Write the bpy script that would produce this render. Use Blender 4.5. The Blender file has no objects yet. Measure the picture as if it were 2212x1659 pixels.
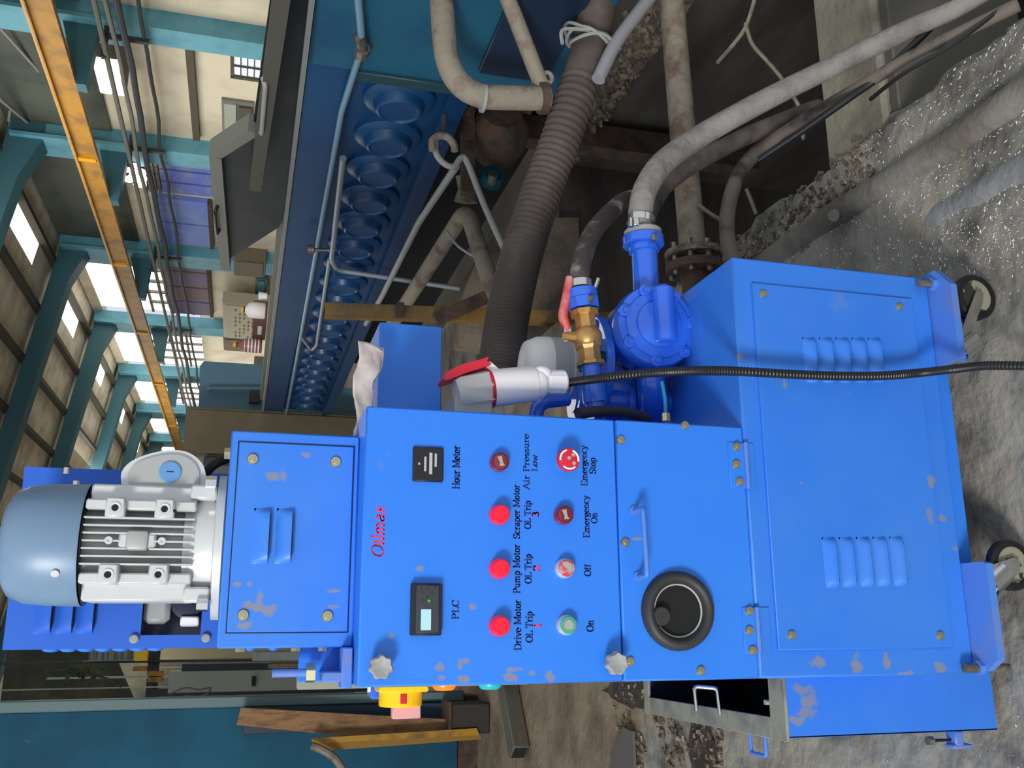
import bpy, bmesh, math, random
from mathutils import Vector, Matrix
random.seed(7)
PI = math.pi
sc = bpy.context.scene
col = sc.collection
H = 1.52            # height of the lens above the shop floor
F = 2050.0          # focal length in pixels of the 2212 x 1659 frame
# rows: picture-right, picture-down, view direction of the upright picture in world (X right, down, Y depth)
R = ((0.96848972, -0.06195279, -0.24122501), (-0.0056993, 0.96280028, -0.27015392), (0.2489883, 0.26301611, 0.93210909))

# ---------------- camera, world, lights, exposure ----------------
cd = bpy.data.cameras.new('camera'); cam = bpy.data.objects.new('camera', cd); col.objects.link(cam)
cd.sensor_fit = 'HORIZONTAL'; cd.sensor_width = 36.0; cd.lens = F / 2212 * 36.0
cd.clip_start = 0.02; cd.clip_end = 300
def wv(r): return Vector((r[0], r[2], -r[1]))
ax, ay, az = wv(R[1]), wv(R[0]), -wv(R[2])     # the phone was held on its side
m = Matrix((ax, ay, az)).transposed().to_4x4(); m.translation = Vector((0, 0, H)); cam.matrix_world = m
sc.camera = cam
sc.view_settings.view_transform = 'Standard'; sc.view_settings.look = 'None'
sc.view_settings.gamma = 1.0; sc.view_settings.use_curve_mapping = False
sc.view_settings.exposure = 0.0
w = bpy.data.worlds.new('World'); sc.world = w; w.use_nodes = True
bg = w.node_tree.nodes['Background']; bg.inputs[0].default_value = (0.86, 0.93, 1.0, 1); bg.inputs[1].default_value = 0.82
def area(name, loc, target, size, power, colr=(1, 1, 1)):
    l = bpy.data.lights.new(name, 'AREA'); l.shape = 'RECTANGLE'; l.size = size[0]; l.size_y = size[1]
    l.energy = power; l.color = colr
    o = bpy.data.objects.new(name, l); col.objects.link(o); o.location = loc
    o.rotation_euler = (Vector(target) - Vector(loc)).to_track_quat('-Z', 'Y').to_euler(); return o
area('daylight_through_open_bay_door', (-4.2, -3.0, 3.2), (0.4, 1.7, 0.9), (1.4, 1.4), 430, (1.0, 0.97, 0.93))
area('daylight_through_roof_sheets', (4.5, 13, 5.4), (6.5, 13, 1.5), (5.0, 12.0), 640, (1.0, 0.97, 0.9))
area('daylight_through_far_roof_sheets', (4.5, 30, 6.0), (6.5, 30, 1.5), (5.0, 20.0), 1500, (1.0, 0.97, 0.9))

# ---------------- helpers ----------------
def ray(x, y):
    c = (829.5 - y, x - 1106.0, F)
    g = [sum(R[i][j] * c[i] for i in range(3)) for j in range(3)]
    return Vector((g[0], g[2], -g[1]))
O = Vector((0, 0, H))
def qy(x, y, d): r = ray(x, y); return O + r * (d / r.y)
def qx(x, y, d): r = ray(x, y); return O + r * (d / r.x)
def qz(x, y, z): r = ray(x, y); return O + r * ((z - H) / r.z)
def sp(x, y, d): return d / ray(x, y).y       # metres per pixel at depth d

class MB:
    def __init__(s): s.b = bmesh.new()
    def box(s, x0, x1, y0, y1, z0, z1, bev=0.0, seg=1):
        t = bmesh.new(); bmesh.ops.create_cube(t, size=1)
        for v in t.verts: v.co = Vector(((x0 + x1) / 2 + v.co.x * (x1 - x0), (y0 + y1) / 2 + v.co.y * (y1 - y0), (z0 + z1) / 2 + v.co.z * (z1 - z0)))
        if bev > 0: bmesh.ops.bevel(t, geom=list(t.edges), offset=bev, segments=seg, affect='EDGES', profile=0.5)
        s._m(t); return s
    def _m(s, t, mat=None):
        if mat is not None: bmesh.ops.transform(t, matrix=mat, verts=t.verts)
        me = bpy.data.meshes.new('t'); t.to_mesh(me); t.free(); s.b.from_mesh(me); bpy.data.meshes.remove(me)
    def obox(s, c, ex, ey, ez, sx, sy, sz, bev=0.0):
        t = bmesh.new(); bmesh.ops.create_cube(t, size=1)
        for v in t.verts: v.co = Vector((v.co.x * sx, v.co.y * sy, v.co.z * sz))
        if bev > 0: bmesh.ops.bevel(t, geom=list(t.edges), offset=bev, segments=1, affect='EDGES', profile=0.5)
        mt = Matrix((ex, ey, ez)).transposed().to_4x4(); mt.translation = Vector(c); s._m(t, mt); return s
    def bar(s, p, q, wd, th, up=Vector((0, 0, 1)), bev=0.0):
        p, q = Vector(p), Vector(q); ez = (q - p); L = ez.length; ez = ez / L
        ex = ez.cross(Vector(up)); ex = ex.normalized() if ex.length > 1e-4 else ez.orthogonal().normalized()
        ey = ez.cross(ex); return s.obox((p + q) / 2, ex, ey, ez, wd, th, L, bev)
    def lathe(s, prof, o, axis, n=32, caps=True, a0=0.0, a1=2 * PI):
        # prof: (radius, distance along axis)
        o = Vector(o); az = Vector(axis).normalized(); ax_ = az.orthogonal().normalized(); ay_ = az.cross(ax_)
        full = abs(a1 - a0 - 2 * PI) < 1e-6; k = n if full else n + 1
        rings = []
        for r, h in prof:
            if r < 1e-6: rings.append([s.b.verts.new(o + az * h)])
            else: rings.append([s.b.verts.new(o + az * h + (ax_ * math.cos(a0 + (a1 - a0) * i / n) + ay_ * math.sin(a0 + (a1 - a0) * i / n)) * r) for i in range(k)])
        for A, B in zip(rings, rings[1:]):
            m_ = k if full else k - 1
            for i in range(m_):
                j = (i + 1) % k
                if len(A) == 1 and len(B) == 1: continue
                if len(A) == 1: f = (A[0], B[j], B[i])
                elif len(B) == 1: f = (A[i], A[j], B[0])
                else: f = (A[i], A[j], B[j], B[i])
                try: s.b.faces.new(f)
                except ValueError: pass
        if caps and full:
            for rg in (rings[0], rings[-1]):
                if len(rg) > 2:
                    try: s.b.faces.new(rg)
                    except ValueError: pass
        return s
    def cyl(s, p, q, r, n=24, r2=None, bev=0.0):
        p, q = Vector(p), Vector(q); L = (q - p).length; r2 = r if r2 is None else r2
        if bev: pr = [(r - bev, 0), (r, bev), (r2, L - bev), (r2 - bev, L)]
        else: pr = [(r, 0), (r2, L)]
        return s.lathe(pr, p, q - p, n)
    def tube(s, pts, r, n=12, closed=False, caps=True):
        pts = [Vector(p) for p in pts]; N = len(pts)
        rad = r if callable(r) else (lambda t: r)
        prev = None; rings = []
        for i, p in enumerate(pts):
            if closed: t = pts[(i + 1) % N] - pts[i - 1]
            else: t = pts[min(i + 1, N - 1)] - pts[max(i - 1, 0)]
            t.normalize()
            if prev is None: u = t.orthogonal().normalized()
            else:
                u = prev - t * prev.dot(t); u.normalize()
            prev = u; v = t.cross(u); rr = rad(i / max(1, N - 1))
            rings.append([s.b.verts.new(p + (u * math.cos(2 * PI * k / n) + v * math.sin(2 * PI * k / n)) * rr) for k in range(n)])
        pr = list(zip(rings, rings[1:])) + ([(rings[-1], rings[0])] if closed else [])
        for A, B in pr:
            for k in range(n):
                try: s.b.faces.new((A[k], A[(k + 1) % n], B[(k + 1) % n], B[k]))
                except ValueError: pass
        if caps and not closed: s.b.faces.new(rings[0]); s.b.faces.new(rings[-1])
        return s
    def prism(s, pts, ext):
        ext = Vector(ext); a = [s.b.verts.new(Vector(p)) for p in pts]; c = [s.b.verts.new(Vector(p) + ext) for p in pts]
        s.b.faces.new(a); s.b.faces.new(list(reversed(c))); n = len(pts)
        for i in range(n): s.b.faces.new((a[i], a[(i + 1) % n], c[(i + 1) % n], c[i]))
        return s
    def frame(s, x0, x1, z0, z1, hx0, hx1, hz0, hz1, y0, y1):
        # a plate facing -Y with a rectangular hole
        s.box(x0, hx0, y0, y1, z0, z1); s.box(hx1, x1, y0, y1, z0, z1)
        s.box(hx0, hx1, y0, y1, z0, hz0); s.box(hx0, hx1, y0, y1, hz1, z1); return s
    def sphere(s, c, r, sc3=(1, 1, 1), u=16, v=10):
        t = bmesh.new(); bmesh.ops.create_uvsphere(t, u_segments=u, v_segments=v, radius=r)
        mt = Matrix.Diagonal((sc3[0], sc3[1], sc3[2], 1)); mt.translation = Vector(c); s._m(t, mt); return s

ORG = {}
def add(name, mb, mat, parent=None, base=False, smooth=True, angle=0.7, **props):
    b = mb.b; bmesh.ops.recalc_face_normals(b, faces=b.faces)
    me = bpy.data.meshes.new(name); xs = [v.co for v in b.verts]
    lo = Vector([min(v[i] for v in xs) for i in range(3)]); hi = Vector([max(v[i] for v in xs) for i in range(3)])
    c = (lo + hi) / 2
    if base: c.z = lo.z
    bmesh.ops.translate(b, verts=b.verts, vec=-c); b.to_mesh(me); b.free()
    if smooth and len(me.polygons) > 6:
        me.shade_smooth(); me.set_sharp_from_angle(angle=angle)
    me.materials.append(mat)
    o = bpy.data.objects.new(name, me); col.objects.link(o)
    if parent is not None: o.parent = parent; o.location = c - ORG[parent.name]
    else: o.location = c
    ORG[o.name] = c
    for k, v in props.items(): o[k] = v
    return o
def tag(o, label, cat, group=None, kind=None):
    o['label'] = label; o['category'] = cat
    if group: o['group'] = group
    if kind: o['kind'] = kind
    return o
def root(name, loc, label, cat, group=None):
    o = bpy.data.objects.new(name, None); col.objects.link(o); o.location = loc; o.empty_display_size = 0.1
    ORG[o.name] = Vector(loc); return tag(o, label, cat, group)
def inst(src, at, parent=None):
    """a copy of a part (mesh data shared) with its centre at a world point"""
    o = src.copy(); col.objects.link(o); at = Vector(at)
    if parent is not None: o.parent = parent
    p = o.parent; o.location = at - (ORG[p.name] if p else Vector((0, 0, 0))); ORG[o.name] = at; return o
def struct(name, mb, mat, parent=None, **k):
    o = add(name, mb, mat, parent, **k)
    if parent is None: o['kind'] = 'structure'
    return o
def smoothpath(pts, n=8, closed=False):
    """Catmull-Rom through the points"""
    P = [Vector(p) for p in pts]; out = []
    for i in range(len(P) - 1):
        a, b, c, d = P[max(i - 1, 0)], P[i], P[i + 1], P[min(i + 2, len(P) - 1)]
        for k in range(n):
            t = k / n; out.append(0.5 * ((2 * b) + (c - a) * t + (2 * a - 5 * b + 4 * c - d) * t * t + (3 * b - a - 3 * c + d) * t ** 3))
    out.append(P[-1]); return out
def elbow(pts, r=0.05, n=6):
    """polyline with rounded corners"""
    P = [Vector(p) for p in pts]; out = [P[0]]
    for a, b, c in zip(P, P[1:], P[2:]):
        d1 = min(r, (a - b).length * .45); d2 = min(r, (c - b).length * .45)
        s1 = b + (a - b).normalized() * d1; s2 = b + (c - b).normalized() * d2
        for k in range(n + 1):
            t = k / n; out.append(s1 * (1 - t) ** 2 + b * 2 * t * (1 - t) + s2 * t * t)
    out.append(P[-1]); return out

# ---------------- materials ----------------
def lin(c): return tuple((x / 255 / 12.92 if x / 255 <= 0.04045 else ((x / 255 + 0.055) / 1.055) ** 2.4) for x in c)
def mat(name, c, rough=0.5, metal=0.0, c2=None, scale=6.0, lo=0.45, hi=0.62, bump=0.0, bscale=40.0, emit=None, es=0.0, coat=0.0, stretch=None, c3=None, scale3=3.0, lo3=0.55, hi3=0.7, rough2=None, spec=None, detail=6):
    m_ = bpy.data.materials.new(name); m_.use_nodes = True; nt = m_.node_tree; N = nt.nodes; L = nt.links
    p = N['Principled BSDF']; c = lin(c)
    p.inputs['Base Color'].default_value = (*c, 1); p.inputs['Roughness'].default_value = rough; p.inputs['Metallic'].default_value = metal
    if spec is not None: p.inputs['Specular IOR Level'].default_value = spec
    if coat: p.inputs['Coat Weight'].default_value = coat
    if emit: p.inputs['Emission Color'].default_value = (*lin(emit), 1); p.inputs['Emission Strength'].default_value = es
    if c2 or bump or c3:
        g = N.new('ShaderNodeNewGeometry'); vec = g.outputs['Position']
        if stretch:
            mp = N.new('ShaderNodeMapping'); mp.inputs['Scale'].default_value = stretch; L.new(vec, mp.inputs[0]); vec = mp.outputs[0]
        cur = None
        def layer(cc, s_, l_, h_, prev):
            n = N.new('ShaderNodeTexNoise'); n.inputs['Scale'].default_value = s_; n.inputs['Detail'].default_value = detail; n.inputs['Roughness'].default_value = 0.62
            L.new(vec, n.inputs['Vector']); r = N.new('ShaderNodeMapRange'); r.inputs[1].default_value = l_; r.inputs[2].default_value = h_; L.new(n.outputs['Fac'], r.inputs[0])
            x = N.new('ShaderNodeMix'); x.data_type = 'RGBA'; L.new(r.outputs[0], x.inputs[0])
            if prev is None: x.inputs[6].default_value = (*c, 1)
            else: L.new(prev, x.inputs[6])
            x.inputs[7].default_value = (*lin(cc), 1); return x.outputs[2], r.outputs[0]
        if c2:
            cur, msk = layer(c2, scale, lo, hi, None)
            if rough2 is not None:
                rr = N.new('ShaderNodeMapRange'); rr.inputs[3].default_value = rough; rr.inputs[4].default_value = rough2; L.new(msk, rr.inputs[0]); L.new(rr.outputs[0], p.inputs['Roughness'])
        if c3: cur, _ = layer(c3, scale3, lo3, hi3, cur)
        if cur is not None: L.new(cur, p.inputs['Base Color'])
        if bump:
            n = N.new('ShaderNodeTexNoise'); n.inputs['Scale'].default_value = bscale; n.inputs['Detail'].default_value = 8; L.new(vec, n.inputs['Vector'])
            b = N.new('ShaderNodeBump'); b.inputs['Strength'].default_value = bump; b.inputs['Distance'].default_value = 0.02; L.new(n.outputs['Fac'], b.inputs['Height']); L.new(b.outputs[0], p.inputs['Normal'])
    return m_
BLUE = mat('blue_powder_coat', (40, 120, 228), 0.42, c2=(90, 124, 186), scale=5.5, lo=0.70, hi=0.78, c3=(48, 126, 224), scale3=2.2, lo3=0.4, hi3=0.75, rough2=0.8)
BLUE_D = mat('blue_powder_coat_dusty', (44, 116, 218), 0.45, c2=(92, 122, 180), scale=7.0, lo=0.66, hi=0.76, c3=(58, 124, 214), scale3=3, lo3=0.4, hi3=0.7, rough2=0.8)
BLUE_G = mat('blue_enamel_gloss', (40, 98, 214), 0.25, coat=0.5)
BLUE_L = mat('blue_dusty_ledge', (74, 124, 208), 0.55, c2=(104, 122, 176), scale=14, lo=0.5, hi=0.7)
FANBLUE = mat('steel_blue_paint', (106, 132, 160), 0.38, c2=(108, 142, 168), scale=6, lo=0.5, hi=0.65)
ALU = mat('silver_motor_paint', (200, 202, 202), 0.4, 0.25)
ALU2 = mat('silver_motor_paint_dull', (164, 166, 164), 0.5, 0.2)
ZINC = mat('zinc_screw', (196, 186, 150), 0.28, 0.9)
CHROME = mat('chrome', (210, 210, 208), 0.15, 1.0)
STEELD = mat('dull_steel', (128, 124, 114), 0.45, 0.6, c2=(90, 84, 74), scale=30)
BLACKP = mat('black_plastic', (24, 24, 26), 0.4)
BLACKR = mat('black_rubber', (46, 46, 48), 0.55)
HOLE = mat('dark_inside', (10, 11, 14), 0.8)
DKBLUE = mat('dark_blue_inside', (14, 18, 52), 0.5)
WHITEP = mat('white_plastic', (242, 238, 238), 0.4)
GREYP = mat('grey_plastic', (172, 174, 174), 0.5)
REDP = mat('red_plastic', (200, 28, 52), 0.4)
REDLAMP = mat('red_lens', (238, 20, 48), 0.3, emit=(238, 10, 40), es=0.25)
REDDK = mat('dark_red_lens', (120, 20, 30), 0.15, coat=0.8)
REDFADE = mat('faded_red_cap', (206, 62, 80), 0.6, c2=(170, 160, 156), scale=60, lo=0.5, hi=0.56)
GRNFADE = mat('faded_green_cap', (70, 160, 128), 0.6)
DUSTREFL = mat('dust_reflection_grey', (158, 160, 154), 0.9)  # dust on the buttons, painted reflection on the dark lenses
KNOB = mat('grey_knob', (150, 150, 150), 0.6)
LCD = mat('lcd_screen', (150, 190, 200), 0.3, emit=(150, 195, 205), es=0.35)
INK = mat('navy_ink', (22, 34, 96), 0.6)
REDINK = mat('red_ink', (255, 40, 96), 0.6)
BRASS = mat('brass_valve', (196, 152, 92), 0.42, 0.75, c2=(176, 138, 90), scale=40)
REDGRIP = mat('worn_red_grip', (206, 70, 70), 0.5, c2=(190, 130, 128), scale=40, lo=0.4, hi=0.6)
YEL = mat('yellow_plastic', (250, 196, 10), 0.35)
PINKP = mat('faded_red_handle', (206, 150, 156), 0.5)
ORLAMP = mat('orange_lens', (255, 110, 20), 0.3, emit=(255, 90, 10), es=1.2)
CYLAMP = mat('cyan_lens', (30, 160, 165), 0.3, emit=(20, 170, 175), es=0.25)
PAPER = mat('paper', (222, 210, 206), 0.9, c2=(200, 184, 180), scale=20)
CYANT = mat('cyan_tube', (20, 130, 190), 0.3)
HOSEG = mat('dusty_grey_hose', (136, 131, 126), 0.85, c2=(104, 98, 94), scale=9, lo=0.45, hi=0.65, bump=0.3, bscale=60)
HOSED = mat('dark_hose_chalk_smears', (64, 56, 54), 0.7, c2=(150, 140, 138), scale=12, lo=0.52, hi=0.66)
HOSEB = mat('brown_grey_hose', (104, 94, 86), 0.8, c2=(44, 40, 40), scale=8, lo=0.5, hi=0.65)
DUCT = mat('ribbed_brown_hose', (78, 68, 63), 0.75, c2=(98, 88, 80), scale=5, lo=0.45, hi=0.65)
PIPEG = mat('dusty_pipe', (136, 127, 112), 0.75, c2=(100, 80, 66), scale=9, lo=0.48, hi=0.64, bump=0.25)
PIPEL = mat('light_grey_pipe', (150, 150, 146), 0.55)
GALV = mat('galvanised_pipe', (140, 148, 152), 0.4, 0.3)
DIRT = mat('mud_crust', (96, 84, 70), 0.95, c2=(150, 138, 120), scale=30, bump=1.0, bscale=50)
RUST = mat('rust', (88, 68, 54), 0.9, c2=(58, 52, 46), scale=12, bump=0.4)
TROUGH = mat('deep_blue_machine_paint', (14, 68, 112), 0.36, c2=(12, 52, 100), scale=2.5, lo=0.4, hi=0.7, c3=(52, 70, 70), scale3=6, lo3=0.62, hi3=0.75)
TEALM = mat('teal_machine_paint', (18, 84, 108), 0.6, c2=(12, 66, 90), scale=2.0, lo=0.4, hi=0.7, c3=(84, 74, 60), scale3=9, lo3=0.68, hi3=0.74, spec=.2)
DGREEN = mat('dark_green_guard', (14, 22, 25), 0.4, c2=(34, 38, 34), scale=5)
TRIMG = mat('grey_edge', (122, 122, 112), 0.6)
COLTEAL = mat('teal_steel_paint', (104, 168, 186), 0.55, c2=(84, 148, 168), scale=2)
RAFT = mat('teal_rafter_paint', (56, 104, 116), 0.6)
PURL = mat('purlin_brown', (70, 66, 54), 0.8)
ROOF = mat('roof_sheet', (222, 214, 192), 0.8, c2=(190, 182, 160), scale=2)
CREAM = mat('cream_plaster', (228, 218, 194), 0.9, c2=(204, 194, 172), scale=0.8)
DKBEAM = mat('dark_band', (88, 80, 68), 0.8)
CRANEY = mat('crane_yellow', (176, 128, 42), 0.55, c2=(140, 104, 48), scale=2.5)
WIREG = mat('grey_conduit', (108, 106, 98), 0.6)
WIRED = mat('dark_conduit', (52, 56, 60), 0.6)
SHUT = mat('blue_shutter', (96, 112, 196), 0.6, c2=(140, 140, 165), scale=1.2, stretch=(1, 1, 4))
SHUTR = mat('rusty_blue_shutter', (112, 112, 150), 0.7, c2=(124, 98, 92), scale=1.5, stretch=(0.2, 0.6, 0.2), lo=0.42, hi=0.6)
BRIGHT = mat('bright_window_sheet', (255, 252, 245), 0.6, emit=(255, 250, 240), es=2.2)
LOUV = mat('grey_louvre', (122, 120, 116), 0.7)
FLOOR = None
WOOD = mat('weathered_plank', (150, 112, 76), 0.85, c2=(112, 84, 60), scale=8, stretch=(4, 4, 0.8), bump=0.3)
YELST = mat('worn_yellow_steel', (170, 124, 24), 0.6, c2=(110, 86, 40), scale=9)
YELPOST = mat('rusty_yellow_post', (136, 104, 44), 0.7, c2=(92, 80, 70), scale=5, lo=0.42, hi=0.6)
BROWNC = mat('brown_cabinet', (98, 88, 66), 0.7, c2=(112, 100, 78), scale=1.2, c3=(62, 82, 150), scale3=4, lo3=0.7, hi3=0.74)
GREYBL = mat('grey_blue_panel', (92, 130, 150), 0.6)
PALE = mat('pale_panel', (168, 172, 158), 0.7)
CREAMB = mat('cream_box', (196, 186, 160), 0.7)
GREENB = mat('green_leaf', (50, 84, 44), 0.8)
GREYBX = mat('grey_panel_box', (112, 102, 84), 0.7)
SLAG = mat('swarf_chips', (214, 210, 202), 0.4)
JUG = mat('white_jug', (244, 238, 228), 0.5)
BROWNB = mat('brown_carton', (112, 78, 62), 0.8)

# floor material: brown-grey concrete, wet dark blots, pale scrapes
FLOOR = mat('oily_concrete', (148, 144, 134), 0.78, c2=(84, 82, 78), scale=3.0, lo=0.48, hi=0.64, c3=(150, 134, 112), scale3=7.0, lo3=0.55, hi3=0.72, bump=0.45, bscale=30, rough2=0.55, detail=10)
PITC = mat('pit_concrete', (82, 76, 70), 0.9, c2=(56, 50, 46), scale=1.6, lo=0.42, hi=0.62, bump=0.6, bscale=14, stretch=(0.5, 0.5, 2.0))

# ---------------- setting ----------------
def grid(x0, x1, y0, y1, nx, ny, f, keep=None):
    mb = MB(); V = {}
    def vv(i, j):
        if (i, j) not in V:
            x = x0 + (x1 - x0) * i / nx; y = y0 + (y1 - y0) * j / ny; V[(i, j)] = mb.b.verts.new((*f(x, y),) if not isinstance(f(x, y), float) else (x, y, f(x, y)))
        return V[(i, j)]
    for i in range(nx):
        for j in range(ny):
            mb.b.faces.new((vv(i, j), vv(i + 1, j), vv(i + 1, j + 1), vv(i, j + 1)))
    return mb
from mathutils import noise
def fn(x, y, z=0.0): return noise.noise(Vector((x, y, z)))
EDGE = 1.27
# near floor, with a chipped edge along the pit
def floorz(x, y):
    z = 0.006 * fn(x * 5, y * 5) + 0.004 * fn(x * 17, y * 17, 3)
    if 0.3 < x < EDGE + .2: z += 0.010 * max(0, fn(x * 9, y * 9, 7))
    return z - 0.004
def nearfloor(x, y):
    if x > EDGE - 0.25:
        k = (x - (EDGE - 0.25)) / 0.25
        x = x + k * (0.035 * fn(0.5, y * 6, 2) + 0.02 * fn(0.5, y * 21, 5))
    z = floorz(x, y)
    if x > EDGE - 0.02: z -= 0.02
    return (x, y, z)
mb = grid(-0.6, EDGE, 1.2, 3.6, 150, 160, nearfloor)
# lip going down into the pit
b = mb.b; b.verts.ensure_lookup_table()
edge = sorted([v for v in b.verts if v.co.x > EDGE - 0.09 and len(v.link_edges) <= 3 and v.co.x > 1.1 and any(e.is_boundary for e in v.link_edges)], key=lambda v: v.co.y)
edge = [v for v in edge if 1.2 <= v.co.y <= 3.6]
low = [b.verts.new((v.co.x + 0.02 * fn(v.co.y * 9, 1.0), v.co.y, -2.0)) for v in edge]
for i in range(len(edge) - 1):
    if abs(edge[i + 1].co.y - edge[i].co.y) < 0.05:
        b.faces.new((edge[i], edge[i + 1], low[i + 1], low[i]))
floor = struct('floor', mb, FLOOR, angle=1.2)
BROWNF = mat('brown_concrete', (138, 122, 102), 0.85, c2=(98, 86, 72), scale=3.0, lo=0.45, hi=0.66, c3=(120, 96, 74), scale3=9, lo3=.58, hi3=.7, bump=.5, bscale=26, detail=10)
def slab(name, x0, x1, y0, y1, m_=FLOOR, z0=-0.25, z1=0.0):
    return struct(name, MB().box(x0, x1, y0, y1, z0, z1), m_, floor)
slab('floor_slab', -14, -0.6, 2.6, 46, BROWNF); slab('floor_slab', -14, -0.6, -2.0, 2.6); slab('floor_slab', -0.6, EDGE, 3.6, 46, BROWNF)
slab('floor_slab', -0.6, EDGE, -2.0, 1.2); slab('floor_slab', 2.46, 8.3, -2, 46, PITC)
slab('floor_slab', EDGE, 2.46, 4.45, 46)
# pit walls and bottom
struct('wall_pit', MB().box(2.42, 2.455, 0, 4.4, -2.1, -0.003), PITC)
struct('wall_pit_end', MB().box(EDGE, 2.42, 4.4, 4.445, -2.1, -0.003), PITC)
struct('floor_pit', MB().box(EDGE - 0.3, 2.7, 0.0, 4.6, -2.1, -2.0), PITC)
# concrete cross beam bridging the pit
mb = MB().box(EDGE - 0.05, 2.5, 1.86, 2.12, -0.42, -0.012, 0.012)
struct('trim_1', mb, mat('pale_concrete_beam', (140, 136, 118), 0.85, c2=(112, 106, 94), scale=5, bump=0.3))
mb = MB().box(EDGE - 0.02, 2.5, 1.825, 1.86, -0.46, -0.03, 0.004)
struct('trim_2', mb, mat('old_angle_iron', (84, 80, 72), 0.7))

# right wall with its columns
XW = 8.0
wall = struct('wall_right', MB().box(XW, XW + 0.25, 2, 20.95, 0, 4.02), CREAM)
for (y0, y1, z0, z1) in ((20.95, 25.6, 0, 2.62), (25.6, 30.6, 0, 3.0), (30.6, 60, 0, 3.2)):
    struct('wall_panel', MB().box(XW, XW + 0.25, y0, y1, z0, z1), CREAM, wall)
struct('wall_panel', MB().box(XW, XW + 0.25, 20.95, 60, 5.35, 5.6), CREAM, wall)
struct('upper_cladding', MB().box(XW - .05, XW + 0.25, 2, 20.95, 4.02, 5.6), mat('grey_green_cladding', (92, 98, 88), .8, c2=(70, 76, 70), scale=.7), wall)
struct('wall_far', MB().box(-14, 8.3, 47, 47.3, 0, 8), CREAM)
cy = [(12.0, 0.5), (15.55, 0.62), (20.4, 0.8), (25.5, 0.8), (30.8, 0.9), (36.4, 1.1), (42.2, 1.3)]
for i, (y, wd) in enumerate(cy):
    c_ = struct('column', MB().box(XW - 0.28, XW, y - wd / 2 + .1, y + wd / 2, 0, 5.55), COLTEAL, wall)
    struct('flange', MB().box(XW - 0.34, XW - 0.28, y - wd / 2, y + wd / 2 + .05, 3.45, 5.5), COLTEAL, c_)
    struct('crane_bracket', MB().prism([(XW - 0.28, y - .1, 3.74), (XW - 1.22, y - .1, 3.82), (XW - 1.22, y - .1, 3.94), (XW - 0.28, y - .1, 4.2)], (0, .2, 0)), RAFT, c_)
    struct('drain_pipe', MB().cyl((XW - 0.12, y + wd / 2 + .12, 0), (XW - 0.12, y + wd / 2 + .12, 3.9), 0.07, 10), DKBEAM, c_)
# bright translucent sheets high on the wall between the columns
for i, (y0, y1, z0, z1) in enumerate(((21.1, 24.9, 2.62, 5.4), (26.1, 30.2, 3.0, 5.4), (31.5, 35.6, 3.2, 5.4), (37.2, 41.3, 3.2, 5.4), (43, 46.8, 3.2, 5.4))):
    wn = struct('window_%d' % (i + 1), MB().box(XW + .02, XW + .06, y0, y1, z0, z1), BRIGHT)
    for k in range(1, 4):
        z = z0 + (4.6 - z0) * k / 4; struct('glazing_bar', MB().box(XW - .04, XW + .02, y0, y1, z - .03, z + .03), LOUV, wn)
    for k in range(1, 5):
        y = y0 + (y1 - y0) * k / 5; struct('glazing_bar', MB().box(XW - .04, XW + .02, y - .04, y + .04, z0, z0 + 1.5), LOUV, wn)
# dark concrete tie band and two small windows of the first bay
struct('trim_3', MB().box(XW - .1, XW, 12.3, 15.2, H + 1.10, H + 1.21), DKBEAM)
wn = struct('window_6', MB().box(XW - .02, XW + .02, 12.3, 13.15, H + .17, H + .55), mat('window_glass_sky', (190, 205, 228), 0.3, emit=(200, 214, 235), es=0.9))
for (a, b_, c_, d_) in ((12.26, 12.32, .13, .6), (13.13, 13.19, .13, .6), (12.3, 13.15, .55, .6), (12.3, 13.15, .13, .18)):
    struct('window_frame', MB().box(XW - .06, XW, a, b_, H + c_, H + d_), DKBEAM, wn)
for k in range(1, 4):
    struct('glazing_bar', MB().box(XW - .05, XW - .02, 12.3, 13.15, H + .17 + .095 * k - .008, H + .17 + .095 * k + .008), DKBEAM, wn)
for k in range(1, 3):
    struct('glazing_bar', MB().box(XW - .05, XW - .02, 12.3 + .283 * k - .01, 12.3 + .283 * k + .01, H + .17, H + .55), DKBEAM, wn)
wn = struct('window_7', MB().box(XW - .05, XW, 13.85, 14.9, H + .26, H + .74), LOUV)
struct('window_frame', MB().box(XW - .09, XW - .05, 13.9, 14.85, H + .52, H + .70), PALE, wn)
struct('window_frame', MB().box(XW - .09, XW - .05, 13.95, 14.8, H + .28, H + .48), DKBEAM, wn)

# roof: sheets on purlins on portal rafters, open roof lights
SL = 0.17
def rz(x): return 5.62 + (XW - x) * SL
roofp = [(-14, rz(-2) - (8) * SL), (-2, rz(-2)), (8.3, rz(8.3))]
ceil = None
# strips of sheet along Y so that roof lights stay open between them
strips = []
ys = 2.0
lights = [(17.2, 19.2), (22.2, 24.2), (27.4, 29.2), (33, 34.6), (38.8, 40.2), (43.6, 45)]
def roofstrip(x0, x1, y0, y1):
    z = rz; e = 0.05
    return MB().prism([(x0, y0, z(x0)), (x1, y0, z(x1)), (x1, y0, z(x1) + e), (x0, y0, z(x0) + e)], (0, y1 - y0, 0))
ceil = struct('ceiling', roofstrip(-2, 8.3, 2, 16.0), ROOF)
yy = 16.0
for a, b_ in lights:
    struct('roof_sheet', roofstrip(-2, 8.3, yy, a), ROOF, ceil)
    struct('roof_sheet', roofstrip(-2, 6.9, a, b_), ROOF, ceil)
    struct('roof_sheet', roofstrip(7.35, 8.3, a, b_), ROOF, ceil)
    struct('roof_light', roofstrip(6.9, 7.35, a, b_), BRIGHT, ceil); yy = b_
struct('roof_sheet', roofstrip(-2, 8.3, yy, 47.3), ROOF, ceil)
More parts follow.
